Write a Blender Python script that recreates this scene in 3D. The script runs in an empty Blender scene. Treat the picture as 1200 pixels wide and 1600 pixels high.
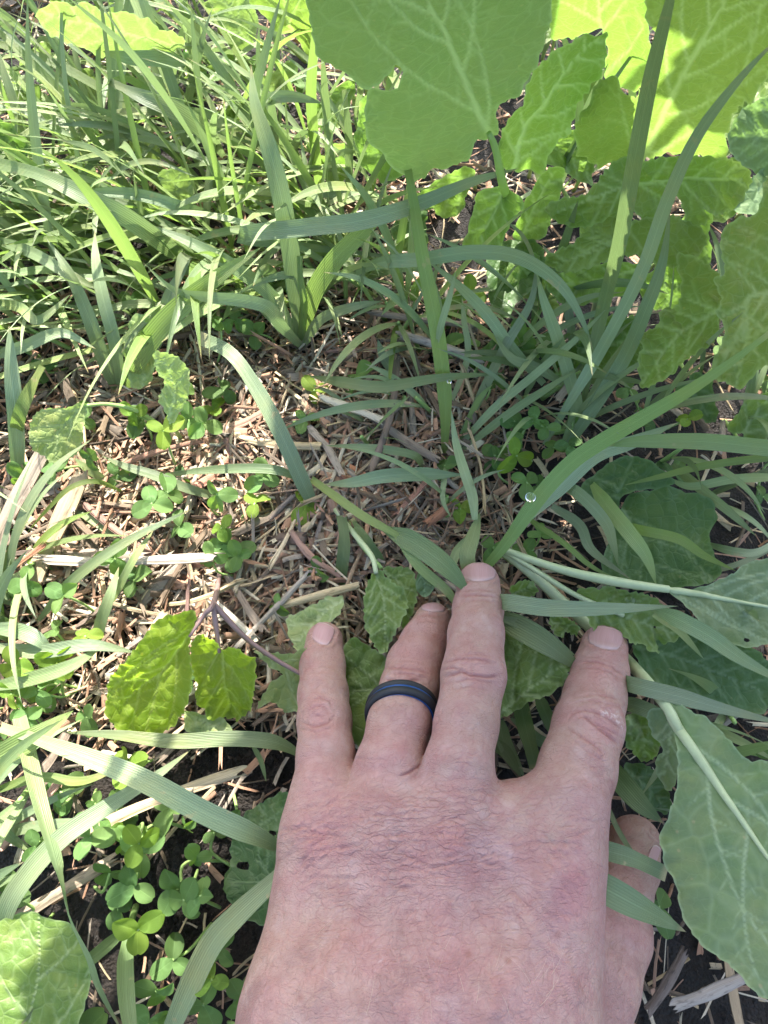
import bpy, math, random
import numpy as np
from mathutils import Vector, Matrix, noise
from mathutils.geometry import delaunay_2d_cdt

# ------------------------------------------------------------------ camera, sky, sun
SC = bpy.context.scene
COL = SC.collection
H = 0.28; TH = math.radians(25.0); FPX = 1100.0
cam_d = bpy.data.cameras.new("camera"); cam = bpy.data.objects.new("camera", cam_d); COL.objects.link(cam)
cam.location = (0, 0, H); cam.rotation_euler = (TH, 0, 0)
cam_d.sensor_fit = 'VERTICAL'; cam_d.sensor_height = 36; cam_d.sensor_width = 27
cam_d.lens = FPX / 1600 * 36; cam_d.clip_start = 0.005; cam_d.clip_end = 200
SC.camera = cam
SUN_EL = math.radians(53); SUN_AZ = math.radians(0)      # azimuth measured from +Y towards +X
wd = bpy.data.worlds.new("World"); SC.world = wd; wd.use_nodes = True
nt = wd.node_tree; nt.nodes.clear()
sky = nt.nodes.new('ShaderNodeTexSky'); sky.sky_type = 'NISHITA'; sky.sun_disc = False
sky.sun_elevation = SUN_EL; sky.sun_rotation = SUN_AZ; sky.air_density = 1.0; sky.dust_density = 3.0; sky.ozone_density = 0.6
bg = nt.nodes.new('ShaderNodeBackground'); bg.inputs['Strength'].default_value = 0.145
wo = nt.nodes.new('ShaderNodeOutputWorld'); nt.links.new(sky.outputs[0], bg.inputs[0]); nt.links.new(bg.outputs[0], wo.inputs[0])
sun_d = bpy.data.lights.new("sun", 'SUN'); sun_d.energy = 4.7; sun_d.angle = math.radians(0.53); sun_d.color = (1, 0.95, 0.87)
sun = bpy.data.objects.new("sun", sun_d); COL.objects.link(sun)
sdir = Vector((math.sin(SUN_AZ) * math.cos(SUN_EL), math.cos(SUN_AZ) * math.cos(SUN_EL), math.sin(SUN_EL)))
sun.rotation_euler = sdir.to_track_quat('Z', 'Y').to_euler(); sun.location = sdir * 3
SC.view_settings.view_transform = 'Standard'; SC.view_settings.look = 'None'
SC.view_settings.gamma = 1; SC.view_settings.exposure = 1.92
SC.render.engine = 'CYCLES'
SC.cycles.max_bounces = 8; SC.cycles.transparent_max_bounces = 8

random.seed(11)
RND = random.random
def U(a, b): return a + (b - a) * random.random()

# ------------------------------------------------------------------ view geometry (used to read positions off the photograph)
Fv = np.array([0, math.sin(TH), -math.cos(TH)]); Uv = np.array([0, math.cos(TH), math.sin(TH)]); Rv = np.array([1.0, 0, 0]); Cv = np.array([0, 0, H])
def ray(px, py): return Fv + Rv * ((px - 600) / FPX) + Uv * ((800 - py) / FPX)
def W(px, py, z):                       # the point at height z (metres) seen at a pixel of the 1200x1600 photo
    r = ray(px, py); t = (z - H) / r[2]
    return Cv + r * t
def depth(p): return float(np.dot(np.asarray(p) - Cv, Fv))
def proj(P):
    q = np.asarray(P, dtype=float) - Cv
    d = q @ Fv
    return 600 + FPX * (q @ Rv) / d, 800 - FPX * (q @ Uv) / d

# ------------------------------------------------------------------ objects
def mesh_data(name, V, F, mats, attrs=None, uv=None, smooth=True, fm=None):
    me = bpy.data.meshes.new(name)
    V = np.asarray(V, dtype=np.float32)
    if isinstance(F, np.ndarray) and F.ndim == 2 and F.shape[1] == 4:
        me.vertices.add(len(V)); me.vertices.foreach_set('co', V.ravel())
        me.loops.add(F.size); me.loops.foreach_set('vertex_index', F.ravel().astype(np.int32))
        me.polygons.add(len(F)); me.polygons.foreach_set('loop_start', np.arange(0, F.size, 4, dtype=np.int32))
        me.update(calc_edges=True); me.validate()
    else:
        me.from_pydata([tuple(map(float, v)) for v in V], [], [tuple(map(int, f)) for f in F])
    for m in (mats if isinstance(mats, (list, tuple)) else [mats]): me.materials.append(m)
    if fm is not None: me.polygons.foreach_set('material_index', np.asarray(fm, dtype=np.int32))
    if smooth: me.polygons.foreach_set('use_smooth', [True] * len(me.polygons))
    for k, a in (attrs or {}).items():
        at = me.attributes.new(k, 'FLOAT', 'POINT'); at.data.foreach_set('value', np.asarray(a, dtype=np.float32))
    if uv is not None:
        ul = me.uv_layers.new(name='UVMap'); li = np.empty(len(me.loops), dtype=np.int32); me.loops.foreach_get('vertex_index', li)
        ul.data.foreach_set('uv', np.asarray(uv, dtype=np.float32)[li].ravel())
    me.update()
    return me
def link(name, data, parent=None, loc=(0, 0, 0)):
    o = bpy.data.objects.new(name, data); COL.objects.link(o); o.location = loc
    if parent is not None: o.parent = parent
    return o
def tag(o, label=None, cat=None, group=None, kind=None):
    if label: o['label'] = label
    if cat: o['category'] = cat
    if group: o['group'] = group
    if kind: o['kind'] = kind
    return o
def root(name, loc): return link(name, None, None, tuple(map(float, loc)))
def part(name, V, F, mat, par, **k):
    base = np.array(par.location) if par is not None else np.zeros(3)
    q = par
    while q is not None and q.parent is not None: q = q.parent; base = base + np.array(q.location)
    return link(name, mesh_data(name, np.asarray(V) - base, F, mat, **k), par)

# ------------------------------------------------------------------ labels that point at one thing
LAND = [("little fingertip", 505, 990), ("ring fingertip", 670, 945), ("middle fingertip", 750, 880), ("index fingertip", 943, 980),
 ("thumb", 990, 1300), ("forked purple stem", 333, 945), ("glowing lime leaf pair", 280, 1060),
 ("long pale straw", 200, 882), ("hooked blue-green blade", 400, 600), ("lime round clover", 808, 712), ("palest toothed leaf", 92, 675),
 ("upright toothed leaf", 272, 610), ("black bare soil patch", 370, 1200), ("lower left corner leaf", 60, 1520),
 ("big drooping radish leaf", 640, 200), ("lobed yellow-green radish leaf", 1060, 200), ("grey-green leaf beside the thumb", 1130, 1330),
 ("water drop", 829, 777), ("dark rounded leaf", 1040, 840), ("upper left corner leaf", 170, 45), ("grey drooping blade", 330, 465),
 ("torn leaf left of the hand", 395, 1330), ("thick broken straw", 640, 640), ("split brown stalk", 50, 750), ("sunlit left edge blade", 120, 300)]
USED = {}
def dirword(dx, dy):
    a = math.degrees(math.atan2(-dy, dx)) % 360
    return ["right of", "upper right of", "above", "upper left of", "left of", "lower left of", "below", "lower right of"][int((a + 22.5) // 45) % 8]
def autolabel(head, p):
    x, y = proj(np.asarray(p)); x = float(x); y = float(y)
    L = sorted(LAND, key=lambda l: (l[1] - x) ** 2 + (l[2] - y) ** 2)
    def near(l):
        d = math.hypot(l[1] - x, l[2] - y)
        return ("touching" if d < 22 else "close " + dirword(x - l[1], y - l[2]) if d < 70 else dirword(x - l[1], y - l[2]) if d < 170 else "far " + dirword(x - l[1], y - l[2]))
    for pre in ('', 'smaller ', 'broader '):
        for i in range(6):
            s = "%s%s %s the %s" % (pre, head, near(L[i]), L[i][0])
            if len(s.split()) <= 16 and s not in USED: USED[s] = 1; return s
    return s

# ------------------------------------------------------------------ node helpers
class NT:
    def __init__(s, name):
        s.m = bpy.data.materials.new(name); s.m.use_nodes = True; s.t = s.m.node_tree; s.t.nodes.clear()
        s.out = s.n('ShaderNodeOutputMaterial')
    def n(s, typ, **k):
        nd = s.t.nodes.new(typ)
        for a, b in k.items(): setattr(nd, a, b)
        return nd
    def l(s, a, b): s.t.links.new(a, b)
    def put(s, sock, v):
        if hasattr(v, 'links') or isinstance(v, bpy.types.NodeSocket): s.l(v, sock)
        else: sock.default_value = v if not (isinstance(v, tuple) and len(v) == 3 and sock.type == 'RGBA') else (*v, 1)
    def math(s, op, a, b=0.0, c=0.0, clamp=False):
        nd = s.n('ShaderNodeMath', operation=op, use_clamp=clamp)
        s.put(nd.inputs[0], a); s.put(nd.inputs[1], b)
        if len(nd.inputs) > 2: s.put(nd.inputs[2], c)
        return nd.outputs[0]
    def mix(s, f, a, b, typ='MIX'):
        nd = s.n('ShaderNodeMix', data_type='RGBA', blend_type=typ)
        s.put(nd.inputs[0], f); s.put(nd.inputs[6], a); s.put(nd.inputs[7], b)
        return nd.outputs[2]
    def ramp(s, f, stops, interp='LINEAR'):
        nd = s.n('ShaderNodeValToRGB'); cr = nd.color_ramp; cr.interpolation = interp
        while len(cr.elements) < len(stops): cr.elements.new(0.5)
        for e, (p, c) in zip(cr.elements, stops): e.position = p; e.color = (*c, 1) if len(c) == 3 else c
        s.put(nd.inputs[0], f); return nd.outputs[0]
    def attr(s, name): return s.n('ShaderNodeAttribute', attribute_name=name).outputs['Fac']
    def coord(s, k='Object'): return s.n('ShaderNodeTexCoord').outputs[k]
    def mapping(s, v, scale=(1, 1, 1), rot=(0, 0, 0), loc=(0, 0, 0)):
        nd = s.n('ShaderNodeMapping'); s.l(v, nd.inputs[0]); nd.inputs['Scale'].default_value = scale; nd.inputs['Rotation'].default_value = rot; nd.inputs['Location'].default_value = loc
        return nd.outputs[0]
    def noise(s, v, scale, det=3, rough=0.55, dist=0.0):
        nd = s.n('ShaderNodeTexNoise'); s.l(v, nd.inputs['Vector']); nd.inputs['Scale'].default_value = scale; nd.inputs['Detail'].default_value = det
        nd.inputs['Roughness'].default_value = rough; nd.inputs['Distortion'].default_value = dist
        return nd.outputs[0]
    def voro(s, v, scale, feature='F1', out='Distance', rnd=1.0):
        nd = s.n('ShaderNodeTexVoronoi', feature=feature); s.l(v, nd.inputs['Vector']); nd.inputs['Scale'].default_value = scale; nd.inputs['Randomness'].default_value = rnd
        return nd.outputs[out]
    def maprange(s, v, a, b, c=0.0, d=1.0):
        nd = s.n('ShaderNodeMapRange'); s.put(nd.inputs[0], v)
        for i, q in zip((1, 2, 3, 4), (a, b, c, d)): nd.inputs[i].default_value = q
        return nd.outputs[0]
    def bump(s, h, strength=0.5, dist=0.001, nrm=None):
        nd = s.n('ShaderNodeBump'); s.l(h, nd.inputs['Height']); nd.inputs['Strength'].default_value = strength; nd.inputs['Distance'].default_value = dist
        if nrm is not None: s.l(nrm, nd.inputs['Normal'])
        return nd.outputs[0]
    def rand(s): return s.n('ShaderNodeObjectInfo').outputs['Random']
    def hsv(s, c, h=0.5, sa=1.0, v=1.0):
        nd = s.n('ShaderNodeHueSaturation'); s.put(nd.inputs['Color'], c); s.put(nd.inputs['Hue'], h); s.put(nd.inputs['Saturation'], sa); s.put(nd.inputs['Value'], v)
        return nd.outputs[0]
    def princ(s, col, rough=0.5, spec=0.5, nrm=None, **k):
        nd = s.n('ShaderNodeBsdfPrincipled'); s.put(nd.inputs['Base Color'], col); s.put(nd.inputs['Roughness'], rough); s.put(nd.inputs['Specular IOR Level'], spec)
        if nrm is not None: s.l(nrm, nd.inputs['Normal'])
        for a, b in k.items(): s.put(nd.inputs[a.replace('_', ' ')], b)
        return nd.outputs[0]
    def leafout(s, col, tcol, tf, rough, nrm, spec=0.4):
        p = s.princ(col, rough, spec, nrm)
        tr = s.n('ShaderNodeBsdfTranslucent'); s.put(tr.inputs[0], tcol); s.l(nrm, tr.inputs[1])
        mx = s.n('ShaderNodeMixShader'); s.put(mx.inputs[0], tf); s.l(p, mx.inputs[1]); s.l(tr.outputs[0], mx.inputs[2])
        s.l(mx.outputs[0], s.out.inputs[0]); return s.m
# ------------------------------------------------------------------ materials
def mat_leaf(name, col, tcol, vein, tf=0.45, vscale=420, rough=0.42, holes=False):
    n = NT(name); v = n.coord('Object'); rnd = n.rand()
    big = n.noise(v, 28, 3); fine = n.noise(v, 900, 2)
    c0 = n.mix(n.maprange(big, 0.35, 0.68), col, tuple(x * y for x, y in zip(col, (1.45, 1.2, 1.3))))
    c0 = n.mix(n.maprange(n.noise(v, 110, 4, 0.6), 0.45, 0.7, 0, 0.5), c0, (col[0] * 1.9, col[1] * 1.35, col[2] * 1.2))
    c0 = n.mix(n.maprange(n.voro(v, 170, 'F1'), 0.05, 0.11, 0.7, 0), c0, (col[0] * 2.6 + .03, col[1] * 1.5, col[2] * 1.8))
    c0 = n.mix(n.maprange(fine, 0.3, 0.75, 0, 0.25), c0, tuple(x * 0.7 for x in col))
    wv = n.n('ShaderNodeVectorMath', operation='ADD'); nz = n.n('ShaderNodeTexNoise'); n.l(v, nz.inputs['Vector']); nz.inputs['Scale'].default_value = 60
    sc = n.n('ShaderNodeVectorMath', operation='SCALE'); n.l(nz.outputs['Color'], sc.inputs[0]); sc.inputs['Scale'].default_value = 0.006
    n.l(v, wv.inputs[0]); n.l(sc.outputs[0], wv.inputs[1]); vv = wv.outputs[0]
    e1 = n.voro(vv, vscale * 0.55, 'DISTANCE_TO_EDGE'); e2 = n.voro(vv, vscale * 2.2, 'DISTANCE_TO_EDGE')
    net1 = n.maprange(e1, 0.0, 0.09, 1, 0); net2 = n.maprange(e2, 0.0, 0.09, 1, 0)
    va = n.attr('vein')
    net = n.math('MAXIMUM', n.math('MULTIPLY', net1, 0.20), n.math('MULTIPLY', net2, 0.08))
    tot = n.math('MAXIMUM', va, net)
    c = n.mix(tot, c0, vein)
    t = n.mix(tot, tcol, tuple(min(1, x * 1.25 + 0.08) for x in tcol))
    t = n.mix(n.maprange(big, 0.3, 0.7, 0, 0.35), t, tuple(x * 0.72 for x in tcol))
    hv = n.maprange(rnd, 0, 1, 0.93, 1.08)
    c = n.hsv(c, 0.5, 1.0, hv)
    h = n.math('ADD', n.math('MULTIPLY', tot, -1.0), n.math('MULTIPLY', n.math('SMOOTH_MIN', e1, 0.30, 0.25), 1.0))
    h = n.math('ADD', h, n.math('MULTIPLY', fine, 0.25))
    nr = n.bump(h, 0.75, 0.0006)
    return n.leafout(c, t, tf, n.maprange(big, 0.3, 0.7, rough - 0.05, rough + 0.12), nr, 0.35)
M = {}
M['rad'] = mat_leaf('radish_leaf', (0.125, 0.225, 0.048), (0.22, 0.40, 0.05), (0.42, 0.54, 0.26), 0.48)
M['radlime'] = mat_leaf('radish_leaf_yellow', (0.18, 0.285, 0.055), (0.20, 0.33, 0.045), (0.46, 0.58, 0.24), 0.52)
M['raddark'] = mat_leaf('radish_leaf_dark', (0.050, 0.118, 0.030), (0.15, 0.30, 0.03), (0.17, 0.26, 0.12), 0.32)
M['radgrey'] = mat_leaf('radish_leaf_underside', (0.110, 0.185, 0.080), (0.20, 0.36, 0.07), (0.30, 0.42, 0.22), 0.42, 260)
M['young'] = mat_leaf('young_radish_leaf', (0.21, 0.31, 0.11), (0.27, 0.42, 0.08), (0.42, 0.50, 0.26), 0.36, 500)
M['pale'] = mat_leaf('pale_leaf_underside', (0.145, 0.225, 0.100), (0.22, 0.36, 0.10), (0.40, 0.50, 0.30), 0.35, 170, 0.5)
M['glow'] = mat_leaf('backlit_seedling_leaf', (0.15, 0.26, 0.025), (0.34, 0.54, 0.025), (0.50, 0.62, 0.16), 0.58, 380)
M['bright'] = mat_leaf('sunlit_seedling_leaf', (0.25, 0.35, 0.11), (0.36, 0.54, 0.10), (0.42, 0.52, 0.24), 0.38, 600)  # lighter copy of the young leaf, sunlight put into its colours
def mat_grass(name, col, tcol, tf=0.35, rough=0.42):
    n = NT(name); uv = n.coord('UV'); v = n.coord('Object'); rnd = n.rand()
    sx = n.n('ShaderNodeSeparateXYZ'); n.l(uv, sx.inputs[0]); u = sx.outputs[0]
    st = n.math('SINE', n.math('MULTIPLY', u, 62.0)); st = n.maprange(st, -1, 1, 0, 1)
    nz = n.noise(n.mapping(uv, (60, 2.2, 1)), 1.0, 4); big = n.noise(v, 45, 3)
    mid = n.maprange(n.math('ABSOLUTE', n.math('SUBTRACT', u, 0.5)), 0.0, 0.05, 1, 0)
    c = n.mix(n.math('MULTIPLY', st, 0.5), col, tuple(x * 0.62 for x in col))
    c = n.mix(n.maprange(nz, 0.35, 0.75, 0, 0.5), c, tuple(min(1, x * 1.55 + 0.01) for x in col))
    c = n.mix(n.math('MULTIPLY', mid, 0.4), c, tuple(min(1, x * 1.7 + 0.02) for x in col))
    c = n.mix(n.maprange(big, 0.45, 0.75, 0, 0.45), c, (col[0] * 1.6, col[1] * 1.15, col[2] * 0.7))
    dry = n.math('MULTIPLY', n.maprange(sx.outputs[1], 0.93, 0.99), n.maprange(rnd, 0.45, 0.6)); dry = n.math('MAXIMUM', dry, n.math('MULTIPLY', n.maprange(n.noise(v, 160, 3), 0.66, 0.72), 0.55))
    c = n.mix(dry, c, (0.45, 0.36, 0.18))
    c = n.hsv(c, n.maprange(rnd, 0, 1, 0.485, 0.512), n.maprange(n.math('FRACT', n.math('MULTIPLY', rnd, 7.3)), 0, 1, 0.85, 1.1), n.maprange(n.math('FRACT', n.math('MULTIPLY', rnd, 13.7)), 0, 1, 0.75, 1.3))
    h = n.math('ADD', n.math('MULTIPLY', st, 0.6), n.math('MULTIPLY', nz, 0.9))
    return n.leafout(c, tcol, tf, rough, n.bump(h, 0.6, 0.0003), 0.5)
M['grass'] = mat_grass('cereal_blade', (0.225, 0.305, 0.140), (0.25, 0.37, 0.12), 0.30, 0.36)
M['grasslime'] = mat_grass('cereal_blade_fresh', (0.20, 0.29, 0.095), (0.30, 0.47, 0.09), 0.42)
M['grassblue'] = mat_grass('cereal_blade_waxy', (0.225, 0.300, 0.160), (0.22, 0.35, 0.11), 0.22, 0.36)
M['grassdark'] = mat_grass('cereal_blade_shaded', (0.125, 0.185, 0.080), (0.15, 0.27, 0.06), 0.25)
def mat_clover(name, col, tcol, tf=0.4):
    n = NT(name); uv = n.coord('UV'); v = n.coord('Object'); rnd = n.rand()
    sx = n.n('ShaderNodeSeparateXYZ'); n.l(uv, sx.inputs[0])
    a = n.math('ABSOLUTE', n.math('SUBTRACT', sx.outputs[0], 0.5))
    w = n.math('SINE', n.math('MULTIPLY', n.math('SUBTRACT', sx.outputs[1], n.math('MULTIPLY', a, 1.0)), 75.0))
    ve = n.maprange(w, 0.75, 1.0); mid = n.maprange(a, 0.0, 0.03, 1, 0)
    t = n.math('MAXIMUM', n.math('MULTIPLY', ve, 0.4), n.math('MULTIPLY', mid, 0.8))
    cv = n.math('ABSOLUTE', n.math('SUBTRACT', n.math('SUBTRACT', sx.outputs[1], 0.42), n.math('MULTIPLY', n.math('MULTIPLY', a, a), -1.4))); t = n.math('MAXIMUM', t, n.math('MULTIPLY', n.maprange(cv, 0.02, 0.09, 0.55, 0), n.maprange(rnd, 0.4, 0.8)))
    nz = n.noise(v, 300, 3)
    c = n.mix(n.maprange(nz, 0.35, 0.7), col, tuple(x * 1.35 for x in col)); c = n.mix(t, c, tuple(min(1, x * 1.8 + 0.02) for x in col))
    c = n.hsv(c, n.maprange(rnd, 0, 1, 0.48, 0.51), 1.0, n.maprange(n.math('FRACT', n.math('MULTIPLY', rnd, 9.1)), 0, 1, 0.75, 1.25))
    return n.leafout(c, tcol, tf, 0.5, n.bump(n.math('ADD', n.math('MULTIPLY', t, -1.0), nz), 0.5, 0.0003), 0.35)
M['clover'] = mat_clover('clover_leaf', (0.12, 0.22, 0.065), (0.28, 0.50, 0.05))
M['cloverlime'] = mat_clover('clover_leaf_lime', (0.15, 0.25, 0.035), (0.34, 0.54, 0.04), 0.45)
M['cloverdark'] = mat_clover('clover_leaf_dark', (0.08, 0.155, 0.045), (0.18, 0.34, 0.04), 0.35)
def mat_simple(name, col, rough=0.5, var=0.3, scale=400, spec=0.4, bumpd=0.0002, **k):
    n = NT(name); v = n.coord('Object'); nz = n.noise(v, scale, 4)
    c = n.mix(nz, tuple(x * (1 - var) for x in col), tuple(min(1, x * (1 + var)) for x in col))
    n.l(n.princ(c, rough, spec, n.bump(nz, 0.5, bumpd), **k), n.out.inputs[0]); return n.m
def mat_rib():
    n = NT('leaf_midrib'); v = n.coord('Object'); nz = n.noise(v, 400, 3); c = n.mix(nz, (0.36, 0.48, 0.20), (0.48, 0.58, 0.30))
    return n.leafout(c, (0.55, 0.75, 0.22), 0.55, 0.4, n.bump(nz, 0.3, 0.0002), 0.4)
M['midrib'] = mat_rib()
M['stem'] = mat_simple('green_stem', (0.27, 0.40, 0.13), 0.42, 0.2, 300, Subsurface_Weight=0.15, Subsurface_Radius=(0.002, 0.003, 0.001), Subsurface_Scale=0.5)
M['stempale'] = mat_simple('pale_stem', (0.40, 0.46, 0.26), 0.45, 0.2, 300)
M['stempurple'] = mat_simple('purple_stem', (0.25, 0.16, 0.14), 0.45, 0.4, 250)
def mat_straw(name, a, b, dark):
    n = NT(name); uv = n.coord('UV'); v = n.coord('Object'); rnd = n.rand()
    sh = n.n('ShaderNodeVectorMath', operation='ADD'); n.l(uv, sh.inputs[0]); cmb = n.n('ShaderNodeCombineXYZ'); n.l(n.math('MULTIPLY', rnd, 31.0), cmb.inputs[0]); n.l(n.math('MULTIPLY', rnd, 17.0), cmb.inputs[1]); n.l(cmb.outputs[0], sh.inputs[1])
    fib = n.noise(n.mapping(sh.outputs[0], (26, 1.6, 1)), 1.0, 4, 0.65); blot = n.noise(n.mapping(sh.outputs[0], (3, 5, 1)), 1.0, 4, 0.6)
    c = n.mix(n.maprange(fib, 0.3, 0.7), a, b); c = n.mix(n.maprange(blot, 0.54, 0.72, 0, 0.8), c, dark)
    c = n.mix(n.maprange(fib, 0.62, 0.75, 0, 0.7), c, dark)
    c = n.hsv(c, n.maprange(n.math('FRACT', n.math('MULTIPLY', rnd, 5.1)), 0, 1, 0.485, 0.51), n.maprange(n.math('FRACT', n.math('MULTIPLY', rnd, 3.3)), 0, 1, 0.7, 1.1), n.maprange(rnd, 0, 1, 0.6, 1.15))
    n.l(n.princ(c, 0.62, 0.3, n.bump(n.math('ADD', fib, n.math('MULTIPLY', blot, 0.5)), 0.8, 0.0005)), n.out.inputs[0]); return n.m
STRAWS = [mat_straw('straw_tan', (0.42, 0.29, 0.15), (0.66, 0.52, 0.32), (0.12, 0.075, 0.045)),
          mat_straw('straw_grey', (0.29, 0.225, 0.17), (0.43, 0.36, 0.29), (0.07, 0.05, 0.04)),
          mat_straw('straw_red', (0.34, 0.155, 0.085), (0.52, 0.29, 0.18), (0.11, 0.055, 0.035)),
          mat_straw('straw_dark', (0.14, 0.095, 0.062), (0.24, 0.175, 0.12), (0.045, 0.03, 0.02)),
          mat_straw('straw_pale', (0.55, 0.45, 0.30), (0.68, 0.60, 0.45), (0.25, 0.17, 0.10))]
def mat_soil():
    n = NT('soil'); v = n.coord('Object')
    a = n.noise(v, 60, 8, 0.7); b = n.noise(v, 520, 6, 0.7); g = n.voro(v, 900, 'F1')
    c = n.mix(n.maprange(a, 0.35, 0.7), (0.008, 0.006, 0.005), (0.034, 0.025, 0.019))
    c = n.mix(n.maprange(b, 0.62, 0.75, 0, 0.5), c, (0.11, 0.09, 0.085))
    h = n.math('ADD', n.math('MULTIPLY', a, 1.2), n.math('ADD', b, n.math('MULTIPLY', g, -0.5)))
    n.l(n.princ(c, n.maprange(b, 0.3, 0.7, 0.65, 0.3), 0.5, n.bump(h, 1.0, 0.0025)), n.out.inputs[0]); return n.m
M['soil'] = mat_soil()
def mat_skin():
    n = NT('skin'); v = n.coord('Object')
    big = n.noise(v, 42, 4, 0.6); med = n.noise(v, 150, 5, 0.65); tiny = n.noise(v, 700, 3, 0.6)
    base = n.mix(n.maprange(big, 0.35, 0.65), (0.405, 0.260, 0.212), (0.415, 0.236, 0.214))
    base = n.mix(n.maprange(med, 0.42, 0.62, 0, 0.85), base, (0.36, 0.180, 0.160))
    base = n.mix(n.maprange(n.noise(v, 24, 3), 0.5, 0.66, 0, 0.6), base, (0.36, 0.240, 0.175))
    base = n.mix(n.maprange(n.noise(v, 95, 3), 0.56, 0.72, 0, 0.55), base, (0.48, 0.34, 0.31))
    base = n.mix(n.math('MULTIPLY', n.maprange(n.noise(v, 66, 5, 0.7), 0.48, 0.62), n.math('ADD', 0.25, n.attr('mottle'))), base, (0.275, 0.150, 0.135))
    red = n.attr('red'); base = n.mix(n.math('MULTIPLY', red, 0.42), base, (0.44, 0.15, 0.16))
    spots = n.maprange(n.voro(v, 130, 'F1'), 0.06, 0.17, 1, 0); gate = n.maprange(n.noise(v, 36, 2), 0.50, 0.60)
    base = n.mix(n.math('MULTIPLY', n.math('MULTIPLY', spots, gate), 0.6), base, (0.25, 0.10, 0.07))
    w = n.n('ShaderNodeVectorMath', operation='ADD'); nc = n.n('ShaderNodeTexNoise'); n.l(v, nc.inputs['Vector']); nc.inputs['Scale'].default_value = 120; nc.inputs['Detail'].default_value = 3
    sc = n.n('ShaderNodeVectorMath', operation='SCALE'); n.l(nc.outputs['Color'], sc.inputs[0]); sc.inputs['Scale'].default_value = 0.006
    n.l(v, w.inputs[0]); n.l(sc.outputs[0], w.inputs[1]); wv = w.outputs[0]
    # skin furrow network: long transverse furrows on the back, a finer net everywhere
    tr = n.voro(n.mapping(wv, (120, 640, 520), (0, 0, -0.12)), 1.0, 'DISTANCE_TO_EDGE'); fn = n.voro(n.mapping(wv, (1000, 1350, 1200)), 1.0, 'DISTANCE_TO_EDGE')
    di = n.voro(n.mapping(wv, (260, 380, 300), (0, 0, 0.6)), 1.0, 'DISTANCE_TO_EDGE')
    wr = n.attr('wrinkle'); 
    trl = n.maprange(tr, 0.0, 0.14, 1, 0); dil = n.maprange(di, 0.0, 0.10, 1, 0); fnl = n.maprange(fn, 0, 0.25, 1, 0)
    patch = n.maprange(n.noise(v, 60, 3), 0.30, 0.60, 0.25, 1)
    lines = n.math('MULTIPLY', n.math('MULTIPLY', trl, patch), n.math('ADD', 0.24, wr))
    l2 = n.math('MULTIPLY', dil, 0.28)
    cr = n.attr('crease')
    tone = n.math('ADD', n.math('MULTIPLY', lines, 0.42), n.math('ADD', n.math('MULTIPLY', l2, 0.55), n.math('MULTIPLY', cr, 0.75)), clamp=True)
    base = n.mix(tone, base, (0.285, 0.112, 0.095))
    scf = n.attr('scuff'); base = n.mix(n.math('MULTIPLY', scf, n.maprange(tiny, 0.5, 0.64, 0, 0.5)), base, (0.72, 0.60, 0.55))
    h = n.math('ADD', n.math('MULTIPLY', lines, -0.75), n.math('ADD', n.math('MULTIPLY', l2, -0.8), n.math('MULTIPLY', fnl, -0.22)))
    h = n.math('ADD', h, n.math('ADD', n.math('MULTIPLY', tiny, 0.35), n.math('MULTIPLY', med, 0.8)))
    nr = n.bump(h, 0.8, 0.00055)
    p = n.princ(base, n.maprange(tiny, 0.3, 0.7, 0.42, 0.6), 0.42, nr, Subsurface_Weight=0.22, Subsurface_Radius=(1.0, 0.35, 0.2), Subsurface_Scale=0.0022)
    n.l(p, n.out.inputs[0]); return n.m
M['skin'] = mat_skin()
def mat_nail():
    n = NT('fingernail'); uv = n.coord('UV'); v = n.coord('Object'); sx = n.n('ShaderNodeSeparateXYZ'); n.l(uv, sx.inputs[0])
    rid = n.noise(n.mapping(uv, (38, 1.2, 1)), 1.0, 2)
    c = n.mix(n.maprange(rid, 0.3, 0.7), (0.40, 0.225, 0.22), (0.45, 0.27, 0.265))
    c = n.mix(n.maprange(sx.outputs[1], 0.0, 0.22, 0.45, 0), c, (0.56, 0.44, 0.42))
    c = n.mix(n.maprange(sx.outputs[1], 0.90, 0.97), c, (0.52, 0.43, 0.39))
    n.l(n.princ(c, 0.42, 0.4, n.bump(rid, 0.3, 0.0002), Subsurface_Weight=0.15, Subsurface_Radius=(1, .4, .3), Subsurface_Scale=0.001), n.out.inputs[0]); return n.m
M['nail'] = mat_nail()
M['ring'] = mat_simple('black_silicone', (0.010, 0.012, 0.016), 0.6, 0.5, 900, 0.5, 0.0001)
M['ringblue'] = mat_simple('blue_silicone', (0.012, 0.075, 0.26), 0.45, 0.25, 900)
M['hair'] = mat_simple('arm_hair', (0.26, 0.15, 0.08), 0.5)
M['hairpale'] = mat_simple('pale_hair', (0.60, 0.47, 0.34), 0.4)
nn = NT('water'); nn.l(nn.princ((1, 1, 1), 0.02, 0.5, None, Transmission_Weight=1.0, IOR=1.33), nn.out.inputs[0]); M['water'] = nn.m
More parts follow.
